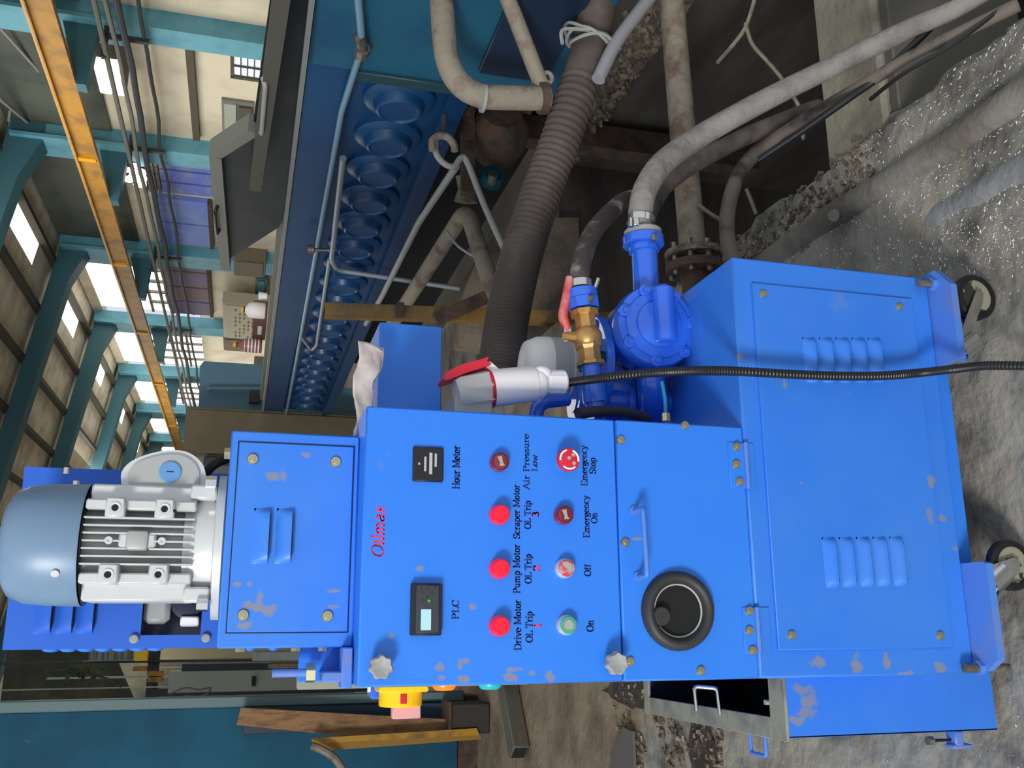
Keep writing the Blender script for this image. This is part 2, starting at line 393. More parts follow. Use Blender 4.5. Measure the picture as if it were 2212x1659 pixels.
struct('roof_sheet', MB().prism([(-14, 8, rz(-2) - 2), (-2, 8, rz(-2)), (-2, 8, rz(-2) + .05), (-14, 8, rz(-2) - 1.95)], (0, 39, 0)), ROOF, ceil)
for i, (y, wd) in enumerate(cy[1:]):
    P = [(XW - .3, rz(XW) - .32), (XW - .3, 5.2), (6.9, rz(6.9) - .42), (-2, rz(-2) - .36), (-2, rz(-2) - .12), (XW - .3, rz(XW) - .12)]
    P = [(XW - .3, 5.0), (7.0, rz(7.0) - .48), (-2, rz(-2) - .38), (-2, rz(-2) - .12), (XW, rz(XW) - .12), (XW, 5.0)]
    struct('rafter', MB().prism([(p[0], y - .22, p[1]) for p in P], (0, .44, 0)), RAFT, ceil)
for k in range(9):
    x = 7.4 - k * 1.05
    struct('purlin', MB().box(x - .05, x + .05, 2, 47, rz(x) - .14, rz(x) - .0), PURL, ceil)
# thin wind-brace rods under the near roof
for (p, q_) in ((qy(0, 60, 12.5), qy(165, 245, 15.3)), (qy(55, 0, 13.0), qy(18, 262, 15.3)), (qy(60, 265, 15.3), qy(0, 215, 14.0))):
    struct('brace_rod', MB().cyl(p, q_, 0.022, 8), PIPEL, ceil)

# ---------------- things on the right wall ----------------
# crane runway beam
cr = root('crane_runway_beam', (6.9, 20, 3.8), 'long yellow crane runway beam running away high along the hall', 'crane beam')
X0, Z0 = 6.85, H + 2.46
add('web', MB().box(X0 - .015, X0 + .015, 5, 46, Z0, Z0 + .25), CRANEY, cr)
add('bottom_flange', MB().box(X0 - .04, X0 + .04, 5, 46, Z0 - .03, Z0), CRANEY, cr)
add('top_flange', MB().box(X0 - .07, X0 + .07, 5, 46, Z0 + .25, Z0 + .27), CRANEY, cr)
add('rail', MB().box(X0 - .03, X0 + .03, 5, 46, Z0 + .27, Z0 + .31), mat('crane_rail', (196, 150, 84), 0.4), cr)
st = None
for y in (14.1, 18.5, 23, 28, 34, 41):
    p = Vector((X0 - .0375, y, Z0 + .125))
    if st is None: st = add('stiffener', MB().box(X0 - .06, X0 - .015, y - .05, y + .05, Z0 + .002, Z0 + .248), mat('crane_stiffener', (222, 160, 26), 0.5), cr)
    else: inst(st, p)
# conductor lines beside the beam
def lines(name, label, xz, r, m_, wob=0.0, y0=6.0, y1=46.0):
    pts = [Vector((xz[0] + wob * fn(y * .8, xz[1] * 9), y, xz[1] + wob * fn(y * .9, xz[0] * 7, 4) - (0.04 * abs(math.sin(y * PI / 5.1)) if wob else 0))) for y in [y0 + (y1 - y0) * i / 90 for i in range(91)]]
    return tag(add(name, MB().tube(pts, r, 8), m_), label, 'conduit')
lines('conduit_line', 'pale grey conduit line nearest the yellow crane beam', (7.25, H + 2.10), .035, WIREG)
lines('conduit_line', 'second pale grey conduit line below the yellow crane beam', (7.3, H + 2.0), .032, WIREG, .03)
lines('conduit_line', 'thick dark conduit line below the grey ones', (7.35, H + 1.88), .045, WIRED, .03)
lines('festoon_cable', 'sagging dark cable strung along the cream wall', (7.55, H + 1.68), .028, WIRED, .035)
bk = None
for hn, y in zip(('nearest', 'second', 'third', 'fourth', 'fifth', 'farthest'), (11.9, 15.0, 19.8, 24.9, 30.2, 35.9)):
    if bk is None:
        bk = root('cable_hanger', (7.6, y, H + 1.9), 'nearest dark hanger bracket holding the conduit lines at a column', 'bracket', 'conduit hanger brackets along the wall')
        add('arm', MB().box(7.2, 7.75, y - .03, y + .03, H + 2.1, H + 2.16), WIRED, bk); add('drop', MB().box(7.5, 7.56, y - .03, y + .03, H + 1.6, H + 2.14), WIRED, bk); bk0 = y
    else:
        r_ = bk.copy(); col.objects.link(r_); r_.location = (7.6, y, H + 1.9); r_['label'] = hn + ' dark hanger bracket holding the conduit lines, counted along the hall'
        for ch in list(bk.children):
            c_ = ch.copy(); col.objects.link(c_); c_.parent = r_
# lamps hung in front of the wall (twin glowing panels), then a cluster far down
def lampbox(name, label, y0, y1, z0, z1, n):
    r_ = root(name, (XW - .5, (y0 + y1) / 2, z0), label, 'window lamp')
    for k in range(n):
        za = z0 + (z1 - z0) * k / n + .015; zb = z0 + (z1 - z0) * (k + 1) / n - .015
        add('glowing_panel', MB().box(XW - .42, XW - .36, y0, y1, za, zb, .02), BRIGHT, r_)
    add('back_box', MB().box(XW - .36, XW, y0 + .05, y1 - .05, z0 + .02, z1 - .02), WIREG, r_)
lampbox('wall_lamp', 'twin white glowing panels high on the cream wall', 12.6, 13.5, H + 2.02, H + 2.42, 2)
r_ = root('lamp_cluster', (XW - .5, 16.9, H + 2.1), 'cluster of small white glowing lamps beyond the second column', 'lamp')
for (x, y, rr) in ((270, 367, .10), (288, 364, .12), (297, 375, .14), (277, 390, .08), (292, 388, .12), (302, 400, .11), (300, 388, .13)):
    c_ = qx(x, y, XW - .45); add('lamp_disc', MB().cyl(c_, c_ + Vector((.05, 0, 0)), rr, 16), BRIGHT, r_)
    add('lamp_back', MB().cyl(c_ + Vector((.05, 0, 0)), c_ + Vector((.42, 0, 0)), .04, 8), WIRED, r_)
# shutters
def shutter(label, y0, y1, z0, z1, m_, n):
    r_ = root('roller_shutter', (XW, (y0 + y1) / 2, z0), label, 'shutter')
    for k in range(n):
        ya = y0 + (y1 - y0) * k / n; yb = y0 + (y1 - y0) * (k + 1) / n
        add('slat', MB().box(XW - .10 - .02 * (k % 2), XW, ya, yb - .03, z0, z1), m_, r_)
    add('bottom_rail', MB().box(XW - .14, XW, y0, y1, z0 - .08, z0), RUST, r_); return r_
shutter('blue shutter right behind the second column, with rows of small openings', 16.15, 17.4, H + .92, H + 1.83, SHUT, 5)
shutter('pale blue two-panel shutter before the third column', 17.65, 19.9, H + 1.05, H + 2.05, mat('pale_blue_shutter', (98, 128, 214), 0.6, c2=(132, 150, 205), scale=.8), 2)
shutter('rust-streaked blue shutter between third and fourth column', 21.0, 24.7, H + 1.17, H + 2.12, SHUTR, 7)
# block grille above the first shutter: open vent blocks
r_ = root('vent_block_grille', (XW, 16.8, H + 1.85), 'grille of vent blocks above the nearest blue shutter', 'grille')
for k in range(4):
    for j in range(5):
        y = 16.15 + j * .27; z = H + 1.86 + k * .08
        add('vent_block', MB().box(XW - .08, XW, y, y + .24, z, z + .055), LOUV, r_)
# wall cabinets near the far end of the trough
def wallbox(name, label, cat, px, m_, X=XW - .3, th=.3, det=True):
    a = qx(px[0], px[2], X); b_ = qx(px[1], px[3], X)
    y0, y1 = sorted((a.y, b_.y)); z0, z1 = sorted((a.z, b_.z))
    r_ = root(name, (X, (y0 + y1) / 2, z0), label, cat)
    add('body', MB().box(X, X + th, y0, y1, z0, z1, .01), m_, r_)
    if det: add('door', MB().box(X - .03, X, y0 + .06, y1 - .06, z0 + .05, z1 - .05, .008), m_, r_)
    return r_, y0, y1, z0, z1
r_, y0, y1, z0, z1 = wallbox('control_cabinet', 'large cream notice board cabinet marked with rows of dark strokes', 'cabinet', (480, 575, 655, 735), CREAMB, X=XW - .7)
add('leg', MB().box(XW - .65, XW - .6, y0 + .1, y0 + .18, 0, z0), GREYBX, r_); add('leg', MB().box(XW - .65, XW - .6, y1 - .18, y1 - .1, 0, z0), GREYBX, r_)
for k in range(6):
    for j in range(9):
        if (k * 7 + j * 5) % 4: add('mark', MB().box(XW - .745, XW - .73, y0 + .25 + j * .3, y0 + .25 + j * .3 + .14, z0 + .25 + k * .1, z0 + .25 + k * .1 + .03), GREYBX, r_)
wallbox('switch_box', 'brown-grey switch box on the wall left of the white jug', 'switch box', (505, 572, 560, 600), GREYBX)
wallbox('switch_box', 'brown switch box on the wall behind the striped bottle', 'switch box', (482, 540, 730, 760), GREYBX)
wallbox('dark_box', 'dark teal box low on the wall under the switch box', 'box', (552, 575, 602, 640), RAFT)
wallbox('wall_ledge', 'grey-brown ledge box along the foot of the far cream wall', 'ledge', (548, 600, 790, 850), LOUV, det=False)

# ---------------- blue trough machine on the right ----------------
XT = 1.9
tr = root('trough_machine', (2.3, 5.4, 0.0), 'long deep blue trough machine with a row of round domes down its side', 'machine')
ZT, ZM, ZB = H - .10, H - .275, H - .70
add('side_beam', MB().box(XT, XT + .06, 2.3, 8.6, ZM, ZT - .012, .004), TROUGH, tr)
add('top_rail', MB().box(XT - .015, XT + .03, 2.3, 8.6, ZT - .012, ZT + .006), mat('grey_rail', (138, 140, 136), 0.45, 0.2), tr)
add('top_rail', MB().box(XT + .10, XT + .16, 4.4, 8.6, ZT - .012, ZT + .03), TRIMG, tr)
add('dome_plate', MB().prism([(XT + .03, 2.95, ZM), (XT + .03, 2.95, ZB + .06), (XT + .07, 2.95, ZB + .0), (XT + .3, 2.95, ZB), (XT + .3, 2.95, ZM)], (0, 5.65, 0)), TROUGH, tr)
add('lower_lip', MB().prism([(XT - .02, 2.95, ZB + .075), (XT + .035, 2.95, ZB + .075), (XT + .035, 2.95, ZB - .01), (XT + .0, 2.95, ZB - .01)], (0, 5.65, 0)), TROUGH, tr)
add('end_box', MB().box(XT - .03, XT + .6, 2.2, 2.95, H - 1.02, ZT - .02, .01), mat('teal_blue_end', (24, 86, 112), 0.5, c2=(18, 72, 106), scale=3, c3=(60, 76, 60), scale3=4, lo3=.6, hi3=.75), tr)
add('end_edge', MB().box(XT - .045, XT + .02, 2.93, 2.985, H - .72, ZM, .003), mat('dark_green_edge', (26, 60, 70), 0.5), tr)
add('end_panel', MB().box(XT - .05, XT - .03, 2.3, 2.82, H - .92, H - .68, .004), mat('dark_navy_panel', (24, 42, 66), 0.4), tr)
add('bed_top', MB().box(XT + .06, XT + .9, 2.3, 8.6, ZT - .10, ZT - .04), DGREEN, tr)
add('inner_wall', MB().box(XT + .5, XT + .6, 2.95, 8.6, ZB - .6, ZT - .04), HOLE, tr)
dm = None
for k in range(19):
    y = 3.17 + k * .285; zc = (ZM + ZB) / 2 + .025
    if dm is None:
        prof = [(.138, 0.0), (.134, .018), (.124, .026), (.098, .034), (.085, .062), (.076, .068), (.068, .060), (.0, .056)]
        dm = add('dome', MB().lathe(prof, (XT + .03, y, zc), (-1, 0, 0), 36, caps=False), TROUGH, tr, angle=0.5)
        dc = ORG[dm.name].x
    else: inst(dm, (dc, y, zc))
# open guard over the trough: dark panel with pale edges
gd = root('hinged_guard', (XT + .25, 3.9, ZT), 'dark green hinged guard with pale grey edges above the trough', 'guard')
P = [qx(x, y, XT + .05) for x, y in ((482, 568), (458, 322), (548, 262), (592, -60), (672, -60), (655, 330), (618, 440), (604, 490))]
add('panel', MB().prism(P, (.03, 0, 0)), DGREEN, gd)
a, b_, c_ = [qx(x, y, XT + .04) for x, y in ((488, 570), (466, 322), (549, 268))]
add('edge_bar', MB().bar(a, b_, .05, .075, (1, 0, 0)), TRIMG, gd); add('edge_bar', MB().bar(b_, c_, .05, .075, (1, 0, 0)), TRIMG, gd)
a, b_ = qx(612, -40, XT - .02), qx(552, 390, XT - .02)
add('lid_bar', MB().bar(a, b_, .05, .10, (1, 0, 0)), mat('grey_lid', (82, 80, 72), .6), gd)
def handle(nm, p1, p2, off, r, m_, par):
    p1, p2, off = Vector(p1), Vector(p2), Vector(off)
    return add(nm, MB().tube(elbow([p1, p1 + off, p2 + off, p2], .02, 5), r, 10), m_, par)
handle('handle', qx(568, 168, XT - .05), qx(560, 275, XT - .05), (-.03, 0, -.01), .009, PIPEL, gd)
handle('handle', qx(470, 445, XT), qx(474, 495, XT), (-.03, 0, .01), .008, BLACKP, gd)

# pipes on and in front of the trough
def pipe(name, label, pts, r, m_, rb=0.06, cat='pipe', n=12, rings=()):
    o = add(name, MB().tube(elbow(pts, rb, 6), r, n), m_); return tag(o, label, cat)
Xp = XT - .03
pipe('thin_pipe', 'thin blue-grey pipe along the lower edge of the trough side beam', [qx(772, -20, Xp - .05), qx(783, 100, Xp - .05), qx(738, 240, Xp), qx(640, 780, Xp), qx(612, 925, Xp)], .012, mat('blue_grey_pipe', (110, 144, 166), .4), .03)
sl = root('pipe_coupling', qx(783, 100, Xp - .06), 'dusty pipe coupling at the bend of the thin trough pipe', 'coupling')
add('sleeve', MB().cyl(qx(776, 75, Xp - .05), qx(784, 108, Xp - .05), .018, 16), STEELD, sl)
add('nut', MB().cyl(qx(784, 104, Xp - .05), qx(779, 120, Xp - .04), .023, 8), STEELD, sl)
pipe('vertical_drop_pipe', 'grey pipe along the domes that bends and drops to the floor', [qx(741, 342, Xp - .06), qx(716, 560, Xp - .06), qx(728, 583, Xp - .06), qy(1050, 632, (qx(728, 583, Xp - .06)).y)], .0135, GALV, .05)
pipe('thin_pipe', 'second thin pipe behind, running along the domes from the knob', [qx(712, 560, Xp - .02), qx(684, 745, Xp - .02), qx(673, 757, Xp - .02), qx(650, 727, Xp)], .011, GALV, .03)
kn = root('valve_knob', qx(668, 540, Xp - .05), 'small dull round valve knob on the thin trough pipe', 'knob')
add('knob_head', MB().cyl(qx(664, 538, Xp - .06), qx(680, 539, Xp - .06), .022, 16, bev=.004), STEELD, kn)
add('stem', MB().cyl(qx(680, 539, Xp - .06), qx(712, 541, Xp - .06), .008, 10), STEELD, kn)
pipe('oblique_pipe', 'thin grey pipe slanting down from the hook under the trough', [qy(985, 360, 3.2), qy(905, 480, 3.8), qy(825, 640, 5.0), qy(790, 700, 5.6)], .015, PIPEL)
hp = [qy(940, 298, 3.1), qy(942, 330, 3.1), qy(958, 352, 3.1), qy(980, 360, 3.1), qy(996, 341, 3.1), qy(1010, 352, 3.1), qy(1045, 440, 3.1), qy(1088, 535, 3.1)]
tag(add('bent_rod', MB().tube(smoothpath(hp, 6), .012, 10), PIPEL), 'pale bent rod hanging from a curved hook beside the domes', 'rod')
hk = [qy(935, 325, 3.08), qy(934, 304, 3.08), qy(948, 294, 3.08), qy(966, 296, 3.08), qy(980, 312, 3.08), qy(982, 326, 3.08)]
ho = root('hook_bracket', qy(958, 300, 3.05), 'dusty curved hook bracket fixed under the trough edge', 'hook')
add('hook', MB().tube(smoothpath(hk, 5), .014, 8), PIPEG, ho); add('hanger', MB().bar(qy(958, 250, 3.12), qy(958, 298, 3.1), .02, .008), RUST, ho)
pipe('slanting_pipe', 'thicker dusty pipe rising to a peak then dropping behind the ribbed hose', [qy(845, 705, 4.6), qy(1008, 450, 3.4), qy(1042, 560, 3.3), qy(1080, 660, 3.2)], .034, PIPEG, .09)
tag(add('tie_wire', MB().tube(smoothpath([qy(966, 500, 3.5), qy(990, 532, 3.4), qy(1028, 556, 3.3)], 5), .005, 6), PIPEL), 'pale tie wire slung between the legs of the peaked pipe', 'wire')
# rusty yellow upright post
yp = root('channel_post', qy(1050, 672, 3.6), 'rusty yellow channel post standing in front of the domes', 'post')
a, b_ = qy(702, 668, 3.6), qy(1065, 680, 3.6); b_ = b_ + (b_ - a).normalized() * .62; wd = sp(800, 670, 3.6) * 27
add('web', MB().bar(a, b_, wd, .008, (0, 1, 0)), YELPOST, yp)
add('flange', MB().bar(a + Vector((wd / 2, .02, 0)), b_ + Vector((wd / 2, .02, 0)), .006, .045, (0, 1, 0)), YELPOST, yp)
add('flange', MB().bar(a + Vector((-wd / 2, .02, 0)), b_ + Vector((-wd / 2, .02, 0)), .006, .045, (0, 1, 0)), YELPOST, yp)
add('clamp', MB().bar(qy(856, 668, 3.58), qy(872, 670, 3.58), wd * 1.15, .02, (0, 1, 0)), RUST, yp)
add('foot', MB().bar(qy(940, 690, 3.55), qy(1055, 640, 3.55), .05, .03, (0, 1, 0)), RUST, yp)

# big elbow pipe, diagonal pipe
pe = elbow([qy(950, -60, 2.45), qy(968, 208, 2.45), qy(1185, 213, 2.45)], .19, 12)
ep = root('elbow_pipe', qy(1100, 213, 2.45), 'thick dusty brown elbow pipe coming in from the right and turning down', 'pipe')
add('pipe_run', MB().tube(pe, .0365, 20), PIPEG, ep); wl = qy(1040, 212, 2.45)
add('weld_ring', MB().cyl(wl, wl + Vector((0, 0, -.01)), .042, 20), PIPEL, ep)
add('flange', MB().cyl(qy(1165, 213, 2.45), qy(1180, 213, 2.45), .048, 20), RUST, ep)
pipe('diagonal_pipe', 'narrower dusty pipe slanting down to the big elbow pipe', [qy(1075, -60, 2.36), qy(1172, 190, 2.45)], .025, PIPEG)
lu = root('bolt_lug', qy(1185, 168, 2.43), 'small round dusty lug at the foot of the slanting pipe', 'lug')
add('lug_ring', MB().tube([qy(1183, 168, 2.43) + Vector((.018 * math.cos(t), 0, .014 * math.sin(t))) for t in [2 * PI * i / 16 for i in range(16)]], .007, 8, closed=True), PIPEG, lu)

# ribbed brown hose
hpts = smoothpath([qy(1305, -60, 2.38), qy(1272, 110, 2.45), qy(1222, 270, 2.46), qy(1172, 410, 2.48), qy(1130, 540, 2.47), qy(1101, 660, 2.43), qy(1088, 740, 2.4), qy(1080, 820, 2.35)], 60)
L = len(hpts)
rb = root('ribbed_hose', qy(1080, 780, 2.4), 'thick dark brown ribbed suction hose slanting across the back', 'hose')
add('hose_wall', MB().tube(hpts, lambda t: (.058 if t < .22 else .060) * (1 + (.0 if t < .2 else .042 * math.sin(t * L / 5.6 * 2 * PI))), 24), DUCT, rb, angle=1.4)
# wire binding
wb = root('wire_binding', qy(1260, 90, 2.36), 'pale wire wound round the ribbed hose near the top of the picture edge', 'wire')
for (dx, dy, rr) in ((0, 0, 1.0), (8, 14, 1.03), (16, 24, 1.05)):
    c_ = qy(1265 + dx, 75 + dy, 2.42); t_ = (hpts[60] - hpts[40]).normalized(); u = t_.orthogonal().normalized(); v = t_.cross(u)
    add('wire_loop', MB().tube([c_ + (u * math.cos(a) + v * math.sin(a)) * .068 * rr + t_ * .012 * math.sin(a * 2 + dx) for a in [2 * PI * i / 28 for i in range(28)]], .0055, 6, closed=True), PIPEL, wb)
add('loose_end', MB().tube(smoothpath([qy(1215, 95, 2.36), qy(1213, 68, 2.36), qy(1235, 62, 2.36), qy(1300, 72, 2.36), qy(1340, 108, 2.36)], 6), .006, 6), PIPEL, wb)
pipe('grey_conduit', 'straight light grey conduit slanting in front of the ribbed hose', [qy(1430, -40, 2.36), qy(1330, 90, 2.36), qy(1292, 172, 2.36)], .021, mat('pale_conduit', (142, 142, 146), .5), .08)

# horizontal dusty pipe ending in a flange
xp = root('flanged_pipe', qy(1490, 400, 2.4), 'level dusty brown pipe ending in a bolted round flange', 'pipe')
a, b_ = qy(1447, -40, 2.4), qy(1497, 545, 2.4)
add('pipe_run', MB().cyl(b_, a, .040, 24), PIPEG, xp)
dx = (a - b_).normalized()
fl = b_
add('flange', MB().cyl(fl - dx * .02, fl + dx * .0, .085, 28), DIRT, xp)
add('flange', MB().cyl(fl - dx * .065, fl - dx * .04, .085, 28), RUST, xp)
add('neck', MB().cyl(fl - dx * .25, fl - dx * .065, .042, 20), RUST, xp)
bt = None
for k in range(8):
    a_ = 2 * PI * k / 8 + .2; p = fl + Vector((0, math.cos(a_), math.sin(a_))) * .068
    if bt is None: bt = add('bolt', MB().cyl(p - dx * .08, p + dx * .018, .009, 6), STEELD, xp); bo = ORG[bt.name] - p
    else: inst(bt, p + bo)

# pit clutter: post, rubble ledge, strings
pc = add('rusty_upright', MB().box(*(lambda a, b_: (a.x, b_.x, 3.9, 4.0))(qy(1300, 320, 3.9), qy(1300, 268, 3.9)), -.9, H - 1.0, .004), RUST)
tag(pc, 'rusty flat upright bar against the grey pit wall', 'upright')
rub = MB()
for k in range(240):
    t = random.random(); p = qz(1400 - 120 * t + random.uniform(-25, 25), 30 + 230 * t + random.uniform(-30, 30), .0); s_ = random.uniform(.008, .03)
    rub.obox(p + Vector((0, 0, s_ * .3)), *[Vector(v) for v in Matrix.Rotation(random.uniform(0, 6), 3, Vector((random.random(), random.random(), random.random() + .1)).normalized()).transposed()], s_ * 2.2, s_, s_)
tag(add('rubble', rub, DIRT, smooth=False), 'crumbled dusty rubble along the far lip of the pit', 'rubble', kind='stuff')
crust = grid(2.36, 2.56, 2.2, 4.35, 18, 90, lambda x, y: .02 + .03 * fn(x * 9, y * 9) + .014 * fn(x * 30, y * 30, 3) - (.06 if x < 2.38 else 0))
tag(add('dirt_bank', crust, DIRT, angle=1.5), 'bank of caked dirt on the far lip of the pit', 'dirt', kind='stuff')
for i, (pts, lb) in enumerate((([(1635, -20), (1612, 55), (1585, 95), (1550, 135)], 'pale frayed cord hanging at the top right over the pit'),
                           ([(1610, 50), (1625, 95), (1660, 135), (1690, 172), (1730, 240), (1735, 300)], 'pale frayed cord crossing behind the big grey hose'),
                           ([(1508, 442), (1535, 462), (1560, 480), (1572, 520), (1580, 556)], 'pale cord beside the flanged pipe'),
                           ([(1612, 408), (1622, 432), (1633, 462)], 'short pale twig sticking out of the pit edge'))):
    tag(add('cord', MB().tube(smoothpath([qy(x, y, 2.15 + .1 * i) for x, y in pts], 6), .006, 6), PIPEG), lb, 'cord')
# bones of the dim machinery under the trough
um = root('pump_housing', qy(1050, 300, 3.3), 'dim rusty round pump housing in the dark under the trough', 'pump')
add('housing', MB().lathe([(0, -.12), (.09, -.11), (.12, -.03), (.12, .05), (.08, .1), (0, .11)], qy(1078, 290, 3.4), (0.4, -1, .1), 24), RUST, um)
add('support_bar', MB().bar(qy(1010, 200, 3.3), qy(1150, 230, 3.3), .05, .05), RUST, um)
add('support_bar', MB().bar(qy(1010, 235, 3.35), qy(1010, 420, 3.35), .04, .05), RUST, um)
add('valve_body', MB().lathe([(0, -.06), (.05, -.05), (.035, 0), (.05, .05), (0, .06)], qy(1008, 410, 3.5), (1, -.3, 0), 16), PIPEG, um)
ud = root('small_flange', qy(1068, 395, 3.4), 'small dark blue round flange among the pipes under the trough', 'flange')
add('flange_disc', MB().cyl(qy(1060, 395, 3.45), qy(1060, 395, 3.45) + Vector((.02, -.05, 0)), .045, 18), TEALM, ud)
add('hub', MB().cyl(qy(1060, 395, 3.4), qy(1060, 395, 3.4) + Vector((.02, -.04, 0)), .02, 12), STEELD, ud)
DUSTC = mat('dusty_concrete', (120, 108, 94), .9, c2=(92, 82, 72), scale=5, bump=.3)
fb = add('foundation_block', MB().prism([qy(1095, 470, 4.3), qy(1030, 560, 4.3), qy(1000, 640, 4.3), qy(1010, 720, 4.3), qy(1250, 760, 4.3), qy(1250, 470, 4.3)], (0, .3, 0)), DUSTC)
tag(fb, 'dusty beige lump of concrete behind the ribbed hose', 'concrete block')
tag(add('timber_block', MB().box(.55, 1.15, 3.3, 3.9, 0, .42, .02), DUSTC), 'dusty pale block on the floor behind the small blue box', 'block')

# =====================================================================
#                        THE BLUE FILTER MACHINE
# =====================================================================
YF = 1.6
M = root('filtration_machine', (0.3, 1.9, 0.0), 'bright blue wheeled machine with control panel, silver motor on top and pump', 'machine')
def P(x, y, d=YF): return qy(x, y, d)
XL, XR = -.091, .372
ZT1, ZT0, ZMB = 1.329, 0.872, 0.607
# --- lower cabinet
lc = add('lower_cabinet', MB().box(XL, .722, YF, 2.34, .144, .608, .004), BLUE_D, M)
x0, x1, z0, z1 = -.042, .668, .192, .569
add('access_panel', MB().box(x0, x1, YF - .006, YF - .0005, z0, z1, .0015), BLUE_D, lc)
scr = None
def screw_at(p, par, r=.0085):
    global scr
    p = Vector(p)
    if scr is None or scr.parent is not par:
        mb = MB().lathe([(0, -.0055), (r * .45, -.0055), (r * .5, -.0042), (r * .85, -.0042), (r, -.002), (r, .001)], p, (0, 1, 0), 14, caps=False)
        mb.box(p.x - r * .4, p.x + r * .4, p.y - .0062, p.y - .005, p.z - r * .1, p.z + r * .1)
        scr = add('screw', mb, ZINC, par); scr['off'] = 0
        screw_at.off = ORG[scr.name] - p; return scr
    return inst(scr, p + screw_at.off)
for (x, y) in ((1709, 1372), (2030, 1373), (1648, 635), (1942, 663)): screw_at(P(x, y, YF - .006), lc)
def louvre(c, ln, ht, dp, mat_, par, base=None):
    """pressed louvre: half-drop bulge with closed rounded ends, open underneath"""
    c = Vector(c)
    if base is not None: return inst(base, c + Vector((0, louvre.dy, 0)))
    mb = MB(); b = mb.b; rows = []
    n = 16; mm = 6
    for i in range(n + 1):
        x = -ln / 2 + ln * i / n; e = min(1.0, (ln / 2 - abs(x)) / (ht * .8)); e = math.sqrt(max(0, 1 - (1 - e) ** 2))
        rw = []
        for j in range(mm + 1):
            t = j / mm; z = ht / 2 - ht * t; d = dp * e * math.sin(t * PI / 2) ** 1.0
            rw.append(b.verts.new((c.x + x, c.y - d, c.z + z)))
        rw.append(b.verts.new((c.x + x, c.y, c.z - ht / 2)))
        rows.append(rw)
    for A, B in zip(rows, rows[1:]):
        for j in range(len(A) - 1): b.faces.new((A[j], A[j + 1], B[j + 1], B[j]))
    o = add('louvre', mb, mat_, par, angle=1.0); louvre.dy = ORG[o.name].y - c.y
    louvre.slot = add('louvre_slot', MB().box(c.x - ln * .39, c.x + ln * .39, c.y - dp * .85, c.y, c.z - ht / 2 - .0016, c.z - ht / 2), HOLE, par); louvre.so = ORG[louvre.slot.name] - ORG[o.name]; return o
def louvre_copy(lv_, at):
    o = inst(lv_, at); inst(louvre.slot, Vector(at) + louvre.so); return o
lv = None
for x in (1791, 1828, 1865, 1901, 1937):
    c = P(x, 1215 + (x - 1791) * -.02, YF - .006); c.y = YF - .006; lv = louvre(c, .094, .023, .011, BLUE_D, lc, lv) if lv is None else (louvre_copy(lv, (c.x, ORG[lv.name].y, c.z)), lv)[1]
for x in (1748, 1784, 1820, 1855, 1890):
    c = P(x, 778, YF - .006); louvre_copy(lv, (c.x, ORG[lv.name].y, c.z))
add('base_skirt', MB().box(XL + .02, .70, YF + .04, 2.3, .085, .144), BLUE, lc)

# --- middle door with ring, handle, hinges
md = add('middle_door', MB().box(XL, XR, YF, YF + .10, ZMB + .002, ZT0 - .002, .003), BLUE, M)
add('rear_housing', MB().box(XL + .02, XR - .03, YF + .10, 2.25, ZMB, ZT0 - .003), BLUE_G, M)
for (x, y) in ((1340, 951), (1350, 1172), (1360, 1429), (1479, 919), (1513, 1449)): screw_at(P(x, y), md)
rc = P(1463, 1319); rc.y = YF; rr0, rr1 = .070, .047
mb = MB(); pr = []
for k in range(13):
    a = PI * k / 12; pr.append(((rr0 + rr1) / 2 + (rr0 - rr1) / 2 * math.cos(a), -.018 * math.sin(a)))
mb.lathe(pr, rc, (0, 1, 0), 48, caps=False); add('rubber_ring', mb, BLACKR, md, angle=2)
add('porthole_inside', MB().cyl(rc + Vector((0, -.0012, 0)), rc + Vector((0, -.0006, 0)), rr1 + .002, 40), HOLE, md)
add('inner_rim', MB().tube([rc + Vector((math.cos(a) * (rr1 - .001), -.003, math.sin(a) * (rr1 - .001))) for a in [2 * PI * i / 40 for i in range(40)]], .0018, 6, closed=True), GREYP, md)
bc = P(1424, 1331); bc.y = YF - .002
mb = MB().cyl(bc, bc + Vector((0, -.012, 0)), .0165, 24, bev=.002); mb.box(bc.x - .003, bc.x + .003, bc.y - .0135, bc.y - .011, bc.z - .001, bc.z + .001)
add('sight_cap', mb, BLACKR, md)
h1, h2 = P(1369, 1104), P(1378, 1246); h1.y = h2.y = YF
add('door_handle', MB().tube(elbow([h1, h1 + Vector((0, -.042, 0)), h2 + Vector((0, -.042, 0)), h2], .008, 4), .0045, 12), BLUE_L, md)
for h in (h1, h2): add('handle_foot', MB().cyl(h + Vector((0, -.004, 0)), h, .009, 14), BLUE_L, md)
for (xa, xb, ya, yb, ss) in ((1577, 1622, 958, 1055, ((1591, 965), (1590, 1003), (1597, 1041))), (1608, 1655, 1312, 1412, ((1618, 1320), (1618, 1362), (1625, 1405)))):
    a, b_ = P(xa, yb), P(xb, ya); zc = ZMB + .0
    add('hinge_leaf', MB().box(a.x, b_.x, YF - .0028, YF, zc + .002, max(a.z, b_.z), .0008), BLUE, md)
    add('hinge_leaf', MB().box(a.x, b_.x, YF - .0028, YF, min(a.z, b_.z) - .004, zc - .003, .0008), BLUE_D, lc)
    add('hinge_pin', MB().cyl((a.x, YF - .004, zc), (b_.x, YF - .004, zc), .0048, 12), BLUE_L, md)
    for s_ in ss: screw_at(P(*s_, YF - .003), md)

